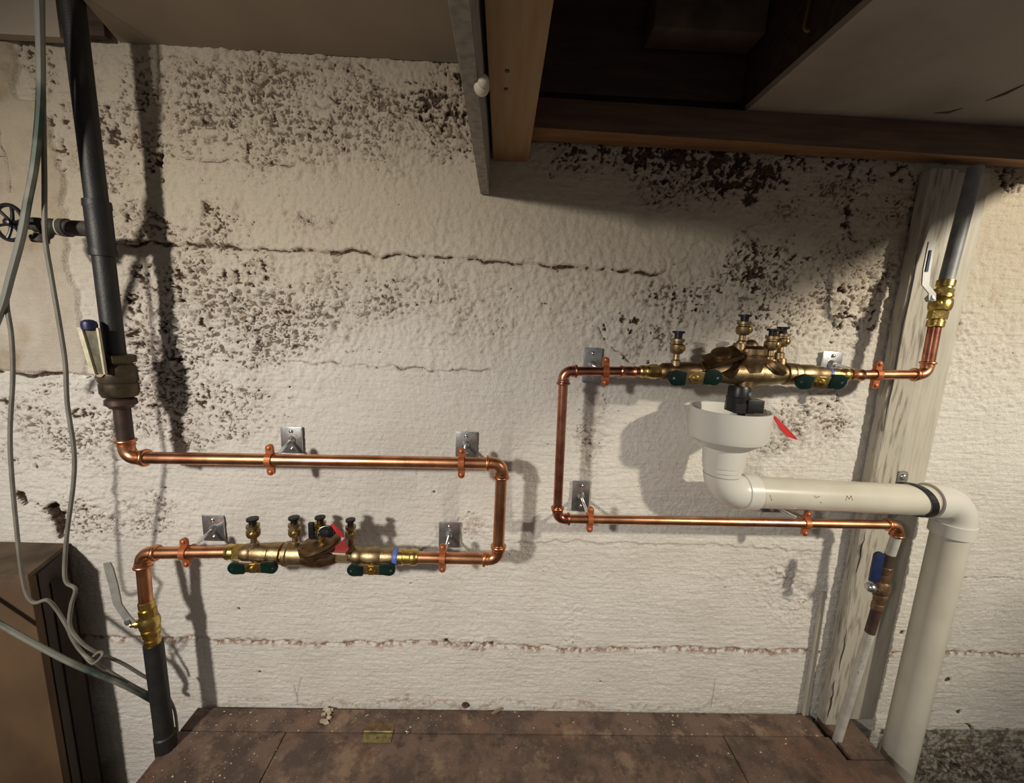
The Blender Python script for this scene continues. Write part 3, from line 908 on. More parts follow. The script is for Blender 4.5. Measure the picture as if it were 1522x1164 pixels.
m.prism([(mx_ - .004, my_ - .018, FLOOR_Z), (mx_ + .012, my_ - .018, FLOOR_Z), (mx_ + .022, my_ + .018, FLOOR_Z), (mx_ + .004, my_ + .018, FLOOR_Z)], Vector((0, 0, zc - .06 - FLOOR_Z))); m.build('corner_batten', CRATESIDE, crate, 0)

# ================================================================== PIPE FITTINGS
YA = -0.125


def elbow(parent, corner, da, db, r, material, Ls=2.7, bead=True, name='elbow'):
    """press elbow: two sockets, a bend and a bead near each mouth"""
    da, db = da.normalized(), db.normalized()
    R = 1.55 * r
    n = 8
    arc = []
    c = corner + da * R + db * R
    for i in range(n + 1):
        t = i / n * math.pi / 2
        arc.append(c - db * R * math.cos(t) - da * R * math.sin(t))
    a_end = corner + da * Ls * r; b_end = corner + db * Ls * r
    ro = 1.10 * r
    pts = []; rs = []
    s0 = Ls * r; s1 = R

    def sock(dirn, rev_):
        prof = [(s0, 1.02 * r), (s0, 1.22 * r), (s0 - .12 * r, 1.36 * r), (s0 - .32 * r, 1.40 * r), (s0 - .50 * r, 1.32 * r), (s0 - .6 * r, 1.12 * r), (s0 - .82 * r, 1.10 * r), (s0 - .88 * r, 1.22 * r), (s0 - .98 * r, 1.22 * r), (s0 - 1.05 * r, 1.08 * r)]
        if rev_:
            prof = prof[::-1]
        return [(corner + dirn * t, q) for t, q in prof]
    seq = sock(da, False) + [(p, ro * .98) for p in arc] + sock(db, True)
    # nudge coincident points
    out = []
    for p, q in seq:
        if out and (p - out[-1][0]).length < 1e-5:
            p = p + (out[-1][0] - (out[-2][0] if len(out) > 1 else out[-1][0])).normalized() * 2e-5 if len(out) > 1 else p + (corner - p).normalized() * 2e-5
        out.append((p, q))
    m = MB(); m.tube([p for p, _ in out], [q for _, q in out], 22)
    return m.build(name, material, parent, 50)


def coupling(parent, p, d, r, material, ln=2.6, name='coupling'):
    prof = [(0, r), (0.01 * r, 1.22 * r), (.2 * r, 1.32 * r), (.4 * r, 1.22 * r), (.5 * r, 1.1 * r), (ln * r - .5 * r, 1.1 * r), (ln * r - .4 * r, 1.22 * r), (ln * r - .2 * r, 1.32 * r), (ln * r - .01 * r, 1.22 * r), (ln * r, r)]
    m = MB(); m.rev(p, d, prof, 20); return m.build(name, material, parent, 50)


def straight(parent, a, b, r, material, name='pipe', seg=20):
    m = MB(); d = (b - a); m.rev(a, d, [(0, r), (d.length, r)], seg); return m.build(name, material, parent, 50)


def hanger(plate_px, clamp_pt, axis, r, label, plate_half=(15.5, 20), ringw=.0150):
    """wall plate with two screws, threaded rod and a bolted split ring"""
    pc = P(plate_px[0], plate_px[1], -.008)
    t = thing('pipe_hanger', pc + Vector((0, 0.006, 0)), label, 'pipe hanger', 'zinc and copper pipe hangers')
    k = K(pc)
    hw, hh = plate_half[0] * k, plate_half[1] * k
    m = MB(); m.obox(pc, X_, Z_, Y_, hw, hh, .0028); pl_ = m.build('wall_plate', ZINC, t, 0, .0015)
    m = MB(); m.rev(pc + Vector((0, -.002, 0)), OUT, [(0, .0125), (.004, .011), (.009, .0085), (.012, .0065)], 18); m.build('flange', ZINC, pl_, 40)
    for sz in (-1, 1):
        c = pc + Vector((0, -.003, sz * hh * .68))
        m = MB(); m.rev(c, OUT, [(0, .0055), (.0015, .0055), (.0032, .0036), (.0038, .001)], 12); m.build('screw', STEEL, pl_)
    axis = axis.normalized()
    side = axis.cross(OUT).normalized()
    if abs(side.z) < .1:
        side = OUT.cross(axis).normalized()
    tip = clamp_pt - OUT * (-1) * 0 + Vector((0, r * 1.25, 0))
    m = MB(); m.tube([pc + Vector((0, -.006, 0)), tip], .0044, 12); m.build('rod', STEEL, t)
    m = MB(); m.rev(tip + (pc - tip).normalized() * .012, (tip - pc), [(0, .0072), (.012, .0072)], 6); m.build('nut', CLAMP, t, 20)
    up = axis.cross(Y_).normalized()
    if up.z < 0:
        up = -up
    if abs(up.z) < .3:
        up = Z_
    # ring halves: a band hugging the pipe with flat ears above and below
    m = MB()
    ro, ri = r * 1.24, r * 1.02
    band = []
    n = 20
    for i in range(n):
        a0, a1 = 2 * math.pi * i / n, 2 * math.pi * (i + 1) / n
        def pt(a, q, s_): return clamp_pt + (OUT * math.cos(a) + up * math.sin(a)) * q + axis * s_
        w = ringw / 2
        m.hexa([pt(a0, ri, -w), pt(a0, ro, -w), pt(a0, ro, w), pt(a0, ri, w), pt(a1, ri, -w), pt(a1, ro, -w), pt(a1, ro, w), pt(a1, ri, w)])
    ring = m.build('split_ring', CLAMP, t, 30)
    for sg in (-1, 1):
        m = MB()
        c0 = clamp_pt + up * sg * (ro - .001); c1 = clamp_pt + up * sg * (ro + .0125)
        w = ringw * .58
        out = [c0 + axis * w, c0 - axis * w]
        for i in range(9):
            a = math.pi * i / 8
            out.append(c1 - axis * w * math.cos(a) + up * sg * w * math.sin(a))
        m.prism([p + OUT * .0045 for p in out], OUT * -.009)
        m.build('ear', CLAMP, t, 30)
        m = MB(); m.rev(c1 + OUT * .004, OUT, [(0, .0052), (.0025, .0052), (.004, .003), (.0042, .001)], 12); m.build('bolt', CLAMP, t, 30)
    return t


def test_cock(parent, base, r, h_, up=Z_, mt=None, sub=True):
    """small bleed cock: neck, body with slotted side screw, black dust cap"""
    mt = mt or BRONZE
    up = up.normalized()
    m = MB()
    m.rev(base - up * r * .8, up, [(0, r * .85), (r * .8 + h_ * .10, r * .8), (h_ * .14 + r * .8, r * .55), (h_ * .30 + r * .8, r * .5), (h_ * .34 + r * .8, r * .95), (h_ * .42 + r * .8, r * 1.15), (h_ * .58 + r * .8, r * 1.15), (h_ * .62 + r * .8, r * .85),
                                  (h_ * .66 + r * .8, r * .85), (h_ * .68 + r * .8, r * 1.12), (h_ * .76 + r * .8, r * 1.12), (h_ * .78 + r * .8, r * .7)], 14)
    body = m.build('test_cock', mt, parent, 35)
    s = (OUT * 1.0 + X_ * .55).normalized()
    c = base + up * h_ * .5
    m = MB(); m.rev(c + s * r * .6, s, [(0, r * .55), (r * .7, r * .55), (r * .8, r * .4), (r * .82, r * .1)], 12); m.build('slotted_screw', BRASS, body, 35)
    m = MB(); m.rev(base + up * h_ * .76, up, [(0, r * .62), (h_ * .16, r * .66), (h_ * .17, r * 1.0), (h_ * .235, r * 1.02), (h_ * .24, r * .8)], 16); m.build('dust_cap', BLACK, body, 35)
    return body


def tee_handle(parent, c, along, face, half, wid, tilt=0.0):
    """double-winged green vinyl handle on a plated strap, bolted at its middle"""
    along = along.normalized(); face = face.normalized(); up = along.cross(face).normalized()
    m = MB()
    m.obox(c, along, up, face, half * .55, wid * .42, .0018); strap = m.build('handle_strap', BRONZE, parent, 0, .0006)
    for sg in (-1, 1):
        m = MB()
        out = []
        c0 = c + along * sg * half * .34 + up * (-sg * wid * .10)
        L0 = half * .66; R = wid * .52
        n = 10
        out.append(c0 + up * wid * .44); out.append(c0 - up * wid * .44)
        ce = c0 + along * sg * (L0 - R)
        for i in range(n + 1):
            a = -math.pi / 2 + math.pi * i / n
            out.append(ce + along * sg * R * math.cos(a) + up * R * math.sin(a))
        m.prism([p - face * .0045 for p in out], face * .009)
        g = m.build('vinyl_grip', GREEN, parent, 30, .0025)
        m = MB(); m.rev(ce + along * sg * R * .35 + face * .0042, face, [(0, R * .17), (.0006, R * .15)], 12); m.build('grip_hole', STEEL, g)
    m = MB(); m.rev(c - face * wid * 1.4, face, [(0, wid * .34), (wid * 1.4, wid * .34)], 12); m.build('stem', BRONZE, parent)
    m = MB(); m.rev(c + face * .001, face, [(0, wid * .42), (.004, wid * .42), (.0045, wid * .3)], 6); m.rev(c + face * .004, face, [(0, wid * .2), (.005, wid * .2), (.006, wid * .1)], 10)
    m.build('nut', BRASS, parent, 25)


def lever_valve(name, p0, d, r, ln, label, body_mat, group=None):
    """two-piece ball valve: returns thing with hex ends, ball bulge"""
    t = thing(name, p0, label, 'valve', group)
    d = d.normalized()
    m = MB(); m.rev(p0, d, [(0, r * .98), (.02 * ln, r * 1.2), (.14 * ln, r * 1.22), (.16 * ln, r * 1.02), (.20 * ln, r * 1.02)], 20); m.build('collar', body_mat, t, 35)
    m = MB(); m.rev(p0 + d * ln * .18, d, [(0, r * 1.32), (.16 * ln, r * 1.32)], 6, .75); m.build('hex_end', body_mat, t, 25)
    m = MB(); m.rev(p0 + d * ln * .33, d, [(0, r * 1.1), (.03 * ln, r * 1.42), (.10 * ln, r * 1.58), (.18 * ln, r * 1.6), (.26 * ln, r * 1.5), (.30 * ln, r * 1.2), (.31 * ln, r * 1.42), (.36 * ln, r * 1.42), (.37 * ln, r * 1.15)], 24); m.build('body', body_mat, t, 35)
    m = MB(); m.rev(p0 + d * ln * .69, d, [(0, r * 1.30), (.12 * ln, r * 1.30)], 6, .75); m.build('hex_end', body_mat, t, 25)
    m = MB(); m.rev(p0 + d * ln * .80, d, [(0, r * 1.05), (.05 * ln, r * 1.05), (.06 * ln, r * 1.24), (.18 * ln, r * 1.26), (.20 * ln, r * .98)], 20); m.build('collar', body_mat, t, 35)
    return t


def lerp(a, b, t):
    return a + (b - a) * t


# ---------------------------------------------------------------- left: black riser with tee, gate valve
PX = P(170, 516, YA).x
rI = 14.2 * K(P(150, 400, YA)) * .93


def riser(py):     # point of the vertical riser seen at picture row py
    lo_, hi_ = 0.0, 2.2
    d = None
    for _ in range(40):
        z = (lo_ + hi_) / 2
        v = Vector((PX, YA, z)) - CAM
        yy = CY + F * v.dot(DOWN) / v.dot(FWD)
        if yy > py: lo_ = z
        else: hi_ = z
    return Vector((PX, YA, (lo_ + hi_) / 2))


iron = thing('black_iron_riser', riser(520), 'black iron riser pipe with a side tee on the left', 'pipe')
straight(iron, riser(345), Vector((PX, YA, 2.15)), rI, IRON, 'upper_pipe')
straight(iron, riser(530), riser(345), rI, IRON, 'lower_pipe')
tp = riser(382); tt_ = riser(298)
hh = tt_.z - tp.z
m = MB(); m.rev(tp, Z_, [(0, rI), (.001, rI * 1.2), (hh * .12, rI * 1.24), (hh * .16, rI * 1.16), (hh * .84, rI * 1.16), (hh * .88, rI * 1.24), (hh - .001, rI * 1.2), (hh, rI)], 24); tee = m.build('tee', IRON, iron)
bc = riser(341)
e1 = P(93, 338, YA)
bd = Vector((-1, 0, 0))
rb = rI * .82
bl = bc.x - e1.x
m = MB(); m.rev(bc, bd, [(0, rb), (bl * .82, rb), (bl * .84, rb * 1.18), (bl, rb * 1.16), (bl + .001, rb * .7)], 20); m.build('tee_branch', IRON_DUST, tee)
straight(iron, riser(536), riser(528), rI * 1.08, BRASS_OLD, 'thread_ring')
# gate valve on the branch
gv = thing('gate_valve', e1, 'old black gate valve with a round spoked handwheel', 'valve')
p = bc + bd * bl
dv = (P(20, 331, YA - .03) - p).normalized()
s1 = (P(35, 334, YA - .025) - p).length
m = MB(); m.rev(p, dv, [(-.001, rb * 1.0), (0, rb * 1.08), (s1 * .13, rb * 1.1), (s1 * .14, rb * .9)], 20); m.build('white_band', CREAM, gv, label='cream thread sealant band')
m = MB(); m.rev(p + dv * s1 * .14, dv, [(0, rb * .9), (.05 * s1, rb * 1.02), (.14 * s1, rb * 1.05), (.3 * s1, rb * .95), (.36 * s1, rb * .8), (.42 * s1, rb * .98), (.6 * s1, rb * .95), (.66 * s1, rb * .7), (.86 * s1, rb * .6)], 20); gb = m.build('valve_body', IRON_DUST, gv)
c0 = p + dv * s1 * .30
m = MB(); m.tube([c0, c0 + Vector((-.004, -.006, -rb * 1.1)), c0 + Vector((-.014, -.010, -rb * 1.7)), c0 + Vector((-.030, -.014, -rb * 1.75))], [rb * .62, rb * .62, rb * .58, rb * .5], 14)
m.rev(c0 + Vector((-.012, -.010, -rb * 1.15)), Vector((-.2, -.1, -1)), [(0, rb * .75), (.006, rb * .8), (.016, rb * .85), (.018, rb * .6)], 14); m.build('drain_spout', IRON_DUST, gv)
hw_c = P(14, 331, YA - .045)
m = MB(); _q = p + dv * s1 * .85; m.rev(_q, hw_c - _q, [(0, rb * .34), ((hw_c - _q).length + .004, rb * .3)], 12); m.build('stem', IRON, gv)
wa = Vector((-.12, -1, .0)).normalized()
Rw = 25 * K(hw_c)
m = MB(); m.torus(hw_c, wa, Rw, .0042, 36, 10); wh = m.build('handwheel', BLACK, gv)
u, w = frame_for(wa)
for k in range(6):
    a = k * math.pi / 3 + .2
    dirn = u * math.cos(a) + w * math.sin(a)
    m = MB(); m.tube([hw_c + dirn * .006 + wa * -.004, hw_c + dirn * Rw * .55 - wa * .003, hw_c + dirn * Rw], [.0036, .003, .0034], 8); m.build('spoke', BLACK, wh)
m = MB(); m.rev(hw_c - wa * .010, wa, [(0, .007), (.016, .008), (.018, .005)], 12); m.build('hub', BLACK, wh)

# bronze valve under the riser
vt = riser(527); vb = riser(606)
rv = 26 * K(vt) * .9
bvl = thing('bronze_ball_valve', vb, 'dull bronze valve under the black riser with a blue-tipped sleeved lever', 'valve')
Lv = vt.z - vb.z
m = MB(); m.rev(vt, -Z_, [(0, rv * .9), (.001, rv * 1.0), (Lv * .14, rv * 1.0), (Lv * .15, rv * .8), (Lv * .2, rv * .8)], 8, .2); m.build('hex_end', BRASS_OLD, bvl, 20)
m = MB(); m.rev(vt - Z_ * Lv * .18, -Z_, [(0, rv * .82), (Lv * .06, rv * .95), (Lv * .30, rv * 1.0), (Lv * .34, rv * .93), (Lv * .36, rv * .98), (Lv * .52, rv * .98), (Lv * .60, rv * .86), (Lv * .62, rv * .6)], 28); m.build('body', BRASS_OLD, bvl)
m = MB(); m.rev(vb + Z_ * Lv * .20, -Z_, [(0, rv * .62), (Lv * .04, rv * .80), (Lv * .13, rv * .82), (Lv * .17, rv * .66), (Lv * .20, rv * .6)], 24); m.build('reducer', NIPPLE, bvl)
lc = P(136, 515, YA - .035)
m = MB(); m.tube([riser(556) + Vector((-.01, -.012, 0)), P(148, 556, YA - .04)], .0075, 12); m.build('stem', BRASS_OLD, bvl)
lo_ = P(150, 556, YA - .042); hi_ = P(135, 487, YA - .042)
ax_ = (hi_ - lo_).normalized(); sd_ = X_
kk = K(hi_)
m = MB(); m.hexa([lo_ - X_ * 9 * kk + OUT * .0, lo_ + X_ * 9 * kk, lo_ + X_ * 9 * kk + Y_ * .003, lo_ - X_ * 9 * kk + Y_ * .003,
                  hi_ - X_ * 12 * kk, hi_ + X_ * 12 * kk, hi_ + X_ * 12 * kk + Y_ * .003, hi_ - X_ * 12 * kk + Y_ * .003]); lev = m.build('lever', OLIVE, bvl, 0, .0008)
for (sg) in (-1, 1):
    a0 = lo_ + X_ * sg * 8.5 * kk; a1 = hi_ + X_ * sg * (12.5 if sg > 0 else 13.5) * kk
    wi = (3.2 if sg > 0 else 7.0) * kk
    m = MB(); m.hexa([a0 - X_ * wi * .5, a0 + X_ * wi * .5, a0 + X_ * wi * .5 + OUT * .006, a0 - X_ * wi * .5 + OUT * .006, a1 - X_ * wi * .5, a1 + X_ * wi * .5, a1 + X_ * wi * .5 + OUT * .006, a1 - X_ * wi * .5 + OUT * .006]); m.build('sleeve_edge', CREAM, lev, 0, .0012)
tipb = P(133, 487, YA - .042)
m = MB(); m.rev(tipb - Z_ * .004, Z_, [(0, 9 * kk), (.010, 9.6 * kk), (.017, 8.6 * kk), (.021, 5 * kk), (.022, 1 * kk)], 16); m.build('grip_tip', BLUEDARK, bvl)

# ---------------------------------------------------------------- left copper loop
rC = 8.9 * K(P(500, 686, YA))
E1 = P(187, 680, YA); E1.x = PX + .004
E2 = P(746, 689, YA); E3 = P(740, 831, YA)
zA = (E1.z + E2.z) / 2
loop = thing('copper_pipe_loop', E1, 'one-inch copper pipe run looping from the bronze valve down to the lower backflow assembly', 'pipe')
c1 = Vector((PX, YA, E1.z))
straight(loop, riser(600), c1 + Z_ * rC * 2.0, rC * 1.12, NIPPLE, 'iron_nipple')
elbow(loop, c1, Z_, (E2 - c1), rC * 1.06, COPPER, 3.0)
elbow(loop, E2, (c1 - E2), (E3 - E2), rC, COPPER)
Aend = P(619, 828.5, YA)
elbow(loop, E3, (E2 - E3), (Aend - E3), rC, COPPER)
straight(loop, c1, E2, rC, COPPER, 'upper_pipe') if False else None
dd = (E2 - c1).normalized(); straight(loop, c1 + dd * rC * 2, E2 - dd * rC * 2, rC, COPPER, 'upper_pipe')
dd = (E3 - E2).normalized(); straight(loop, E2 + dd * rC * 2, E3 - dd * rC * 2, rC, COPPER, 'drop_pipe')
dd = (Aend - E3).normalized(); straight(loop, E3 + dd * rC * 2, Aend, rC, COPPER, 'lower_pipe')


def on_line(a, b, px):
    """point of segment a-b seen at picture column px"""
    t0, t1 = 0.0, 1.0
    for _ in range(40):
        t = (t0 + t1) / 2; v = lerp(a, b, t) - CAM
        x = CX + F * v.dot(RIGHT) / v.dot(FWD)
        if (x < px) == (b.x > a.x): t0 = t
        else: t1 = t
    return lerp(a, b, (t0 + t1) / 2)


hanger((434, 654), on_line(c1, E2, 402), E2 - c1, rC, 'pipe hanger at the middle of the long upper copper pipe')
hanger((693, 661), on_line(c1, E2, 686), E2 - c1, rC, 'pipe hanger near the right bend of the long upper copper pipe')
hanger((668, 795), on_line(Aend, E3, 658), E3 - Aend, rC, 'pipe hanger right of the lower left backflow assembly')

# ---------------------------------------------------------------- lower left copper drop
B0_ = P(211, 822, YA); Bend = P(342, 820.5, YA)
V0 = P(217, 893, YA)
low = thing('copper_pipe_drop', V0, 'short copper pipe turning down from the lower backflow assembly to a brass valve', 'pipe')
elbow(low, B0_, (Bend - B0_), (V0 - B0_), rC, COPPER)
dd = (Bend - B0_).normalized(); straight(low, B0_ + dd * rC * 2, Bend, rC, COPPER, 'upper_pipe')
dd = (V0 - B0_).normalized(); straight(low, B0_ + dd * rC * 2, V0 + dd * .004, rC, COPPER, 'drop_pipe')
hanger((318, 785), on_line(B0_, Bend, 276), Bend - B0_, rC, 'pipe hanger left of the lower left backflow assembly')
V1 = P(228, 958, YA)
dd = V1 - V0
bv = lever_valve('brass_ball_valve', V0, dd, rC * .98, dd.length, 'bright brass ball valve with a white lever on the lower left copper drop', BRASS)
pv = lerp(V0, V1, .47)
ld = Vector((-1, -.35, 0)).normalized()
m = MB(); m.rev(pv, ld, [(0, rC * .8), (rC * 1.9, rC * .75), (rC * 1.95, rC * .55), (rC * 2.6, rC * .5)], 14); m.build('stem', BRASS, bv)
l0 = P(190, 922, YA - .03)
pts = [P(200, 926, YA - .033), P(190, 918, YA - .034), P(176, 898, YA - .036), P(170, 870, YA - .036), P(163, 845, YA - .036), P(160, 836, YA - .036)]
wd_ = [9, 12, 12, 13, 13, 10]
m = MB()
for i in range(len(pts) - 1):
    k = K(pts[i]); 
    t_ = (pts[i + 1] - pts[i]).normalized(); n_ = t_.cross(OUT).normalized()
    t2 = (pts[min(i + 2, len(pts) - 1)] - pts[i + 1]); t2 = t2.normalized() if t2.length > 0 else t_
    n2 = t2.cross(OUT).normalized()
    n0 = ((pts[i] - pts[max(i - 1, 0)]).normalized() if i else t_).cross(OUT).normalized()
    a_, b_ = n0 * wd_[i] * .5 * k, n2 * wd_[i + 1] * .5 * k
    if i: a_ = n_ * wd_[i] * .5 * k
    m.hexa([pts[i] - a_, pts[i] + a_, pts[i] + a_ + OUT * .003, pts[i] - a_ + OUT * .003, pts[i + 1] - b_, pts[i + 1] + b_, pts[i + 1] + b_ + OUT * .003, pts[i + 1] - b_ + OUT * .003])
m.build('lever', LEVERW, bv, 30)
m = MB(); m.rev(P(191, 924, YA - .036), Vector((-.5, -1, 0)), [(0, .008), (.006, .008), (.007, .005)], 6); m.build('lever_nut', ZINC, bv, 20)
# black pipe into the platform
bp_top = V1; bp_bot = Vector((V1.x + .004, YA - .008, FLOOR_Z + .02))
d_ = P(250, 1136, YA - .006)
rBk = 11.8 * K(P(240, 1040, YA))
lowpipe = thing('black_iron_pipe', d_, 'black iron pipe standing below the brass valve beside the platform', 'pipe')
d_.z = d_.z; straight(lowpipe, V1 + (V1 - d_).normalized() * .004, d_ + (d_ - V1).normalized() * (d_.z - FLOOR_Z), rBk, IRON, 'pipe')
m = MB(); m.rev(d_ + (V1 - d_).normalized() * .10, (d_ - V1), [(0, rBk), (.004, rBk * 1.14), (.09, rBk * 1.14), (.095, rBk)], 20); m.build('coupling', IRON, lowpipe)

# ---------------------------------------------------------------- lower left backflow assembly
DC = thing('double_check_valve', P(480, 845, YA), 'bronze double check backflow valve with two green handles on the lower left', 'valve assembly')
LA, LB = P(338, 820.5, YA), P(622, 828.5, YA)
kL = K(P(480, 825, YA))
ua = (LB - LA).normalized()


def A(px):
    return on_line(LA, LB, px)


def barrel(parent, px0, px1, prof, name, material, fn=A, k=kL, seg=24, sharp=35, rot=0.0):
    p0, p1 = fn(px0), fn(px1); d = p1 - p0; n = d.length
    m = MB(); m.rev(p0, d, [(t * n, r * k) for t, r in prof], seg, rot); return m.build(name, material, parent, sharp)


RB = 11.6
barrel(DC, 334, 356, [(0, 9.6), (.04, 11.2), (.2, 11.8), (.3, 10.4), (.5, 10.2), (.52, 11.2), (.7, 11.2), (.75, 10), (1, 10)], 'adapter', BRASS)
barrel(DC, 349, 362, [(0, 10.5), (.1, 12.4), (.9, 12.4), (1, 10.5)], 'hex_nut', BRASS, seg=6, sharp=20, rot=.35)
sv = barrel(DC, 361, 421, [(0, 11), (.05, 12.5), (.2, 12.5), (.24, 11), (.28, 13.2), (.5, 14.6), (.68, 14.6), (.70, 13.4), (.74, 13.2), (.76, 15.8), (.98, 15.8), (1, 12)], 'shutoff_body', BRONZE)
barrel(DC, 418, 427, [(0, 13), (1, 13)], 'union_nut', BRONZE, seg=8, sharp=20)
barrel(DC, 424, 456, [(0, 12), (.03, 17.8), (.2, 18.4), (.26, 16.8), (1, 16.2)], 'check_barrel', BRONZE)
barrel(DC, 452, 502, [(0, 16), (.3, 19), (.6, 18.6), (.9, 14), (1, 11)], 'check_body', BRONZE_DARK)
barrel(DC, 496, 522, [(0, 9), (.08, 11), (.9, 11), (1, 9)], 'union_nut', BRONZE, seg=8, sharp=20, rot=.3)
barrel(DC, 521, 586, [(0, 10), (.06, 11.4), (.1, 13), (.24, 13), (.28, 11.6), (.34, 13), (.5, 13.8), (.68, 13.6), (.72, 12.2), (.78, 12.8), (.98, 12.2), (1, 10)], 'shutoff_body', BRONZE)
barrel(DC, 585, 593, [(0, 11.8), (.2, 13), (.8, 13), (1, 11.8)], 'seal_ring', BLUE)
barrel(DC, 592, 622, [(0, 12), (.25, 12), (.28, 10.6), (.6, 10.6), (.64, 11.6), (.8, 12), (.9, 11.4), (1, 9.6)], 'adapter', BRASS)
# neck and slanted round cover
cover_c = P(476, 811, YA - .012)
na = Vector((-.27, -.08, .95)).normalized()
m = MB(); m.rev(A(474), na, [(0, 19 * kL), (13 * kL, 22 * kL)], 24); m.build('neck', BRONZE_DARK, DC)
m = MB(); m.rev(cover_c - na * 3 * kL, na, [(0, 26 * kL), (1 * kL, 29 * kL), (5 * kL, 29.5 * kL), (5.6 * kL, 27.5 * kL), (6.4 * kL, 27.5 * kL), (7 * kL, 29 * kL), (11 * kL, 28 * kL), (14 * kL, 17 * kL), (16 * kL, 12 * kL)], 32); cov = m.build('cover', BRONZE_DARK, DC)
u, w = frame_for(na)
for k in range(4):
    a = .6 + k * math.pi / 2
    q = cover_c + (u * math.cos(a) + w * math.sin(a)) * 24 * kL + na * 8 * kL
    m = MB(); m.rev(q, na, [(0, 4 * kL), (3 * kL, 4 * kL)], 6); m.build('bolt', BRONZE, cov, 20)
test_cock(DC, P(378, 811, YA - .004), 8.2 * kL, 43 * kL)
test_cock(DC, P(439, 810, YA - .004), 7.6 * kL, 44 * kL)
test_cock(DC, P(477, 800, YA - .022), 7.2 * kL, 33 * kL, mt=BRASS)
test_cock(DC, P(522, 813, YA - .004), 6.8 * kL, 44 * kL)
# black relief cap lying on the cover and its strap
q = P(489, 789, YA - .035)
m = MB(); m.rev(q - X_ * 9 * kL, Vector((1, -.3, .05)), [(0, 7 * kL), (2 * kL, 8.4 * kL), (15 * kL, 8.4 * kL), (17 * kL, 6.5 * kL)], 16); m.build('side_cap', BLACK, DC)
m = MB(); q = P(463, 788, YA - .03); m.obox(q, X_, OUT, Z_, 3.6 * kL, 2.6 * kL, 11.5 * kL); m.obox(P(468, 797, YA - .028), X_, OUT, Z_, 6 * kL, 2.6 * kL, 4 * kL); m.build('cap_strap', BLACK, DC, 0, .0008)
tee_handle(DC, P(376, 844, YA - .030), X_ + Vector((0, 0, -.02)), Vector((0, -1, -.10)), 36.5 * kL * .97, 18.5 * kL)
tee_handle(DC, P(552, 847, YA - .030), X_ + Vector((0, 0, -.03)), Vector((0, -1, -.10)), 36 * kL * .97, 18.5 * kL)
# red tag on a wire ring, and the small red card behind it
tg = thing('red_tag', P(498, 795, YA - .045), 'small red plastic tag wired to the lower left backflow valve', 'tag')
m = MB(); m.torus(P(484, 793, YA - .045), Vector((.2, -1, .1)), 10.5 * kL, .0008, 24, 6, math.pi * .9, math.pi * 2.2); m.build('wire', LEVERG, tg)
o_ = [P(491, 779, YA - .047), P(497, 779, YA - .047), P(512, 795, YA - .040), P(511, 799, YA - .040), P(503, 796, YA - .046)]
m = MB(); m.prism(o_, OUT * .0012); m.build('card', RED, tg, 0)
o_ = [P(512, 801, YA - .026), P(519, 815, YA - .026), P(514, 822, YA - .03), P(496, 821, YA - .034), P(489, 819, YA - .034)]
m = MB(); m.prism(o_, OUT * .0012); m.build('card', REDDARK, tg, 0)
o_ = [P(488, 819.5, YA - .0345), P(496, 821.5, YA - .0345), P(514, 822.5, YA - .031), P(513, 824.5, YA - .031), P(496, 824, YA - .0345)]
m = MB(); m.prism(o_, OUT * .0012); m.build('card_edge', CREAM, tg, 0)

# ---------------------------------------------------------------- right copper: small loop
rS = 6.6 * K(P(1000, 775, YA))
R1 = P(838, 552, YA); R2 = P(828, 771, YA); R3 = P(1335, 780.5, YA)
Rend = P(955, 552, YA); R4 = P(1327, 835, YA)
sl = thing('copper_pipe_return', R2, 'slim copper pipe run stepping down from the upper backflow assembly past the drain pipe', 'pipe')
elbow(sl, R1, Rend - R1, R2 - R1, rS * 1.05, COPPER_OLD)
elbow(sl, R2, R1 - R2, R3 - R2, rS * 1.05, COPPER_OLD)
elbow(sl, R3, R2 - R3, R4 - R3, rS * 1.05, COPPER)
dd = (Rend - R1).normalized(); straight(sl, R1 + dd * rS * 2, Rend, rS, COPPER_OLD, 'upper_pipe')
dd = (R2 - R1).normalized(); straight(sl, R1 + dd * rS * 2, R2 - dd * rS * 2, rS, COPPER_OLD, 'drop_pipe')
dd = (R3 - R2).normalized(); straight(sl, R2 + dd * rS * 2, R3 - dd * rS * 2, rS, COPPER, 'lower_pipe')
coupling(sl, P(922, 552, YA), X_, rS, COPPER_OLD, 3.2)
hanger((880, 543), on_line(R1, Rend, 900), Rend - R1, rS * 1.05, 'pipe hanger left of the upper right backflow assembly', (13.5, 26), .0135)
hanger((863, 737), on_line(R2, R3, 877), R3 - R2, rS, 'pipe hanger at the left end of the slim lower copper pipe', (13, 23.5), .0135)
hanger((1147, 750), on_line(R2, R3, 1198), R3 - R2, rS, 'pipe hanger half hidden under the white drain pipe', (13.5, 12), .0135)

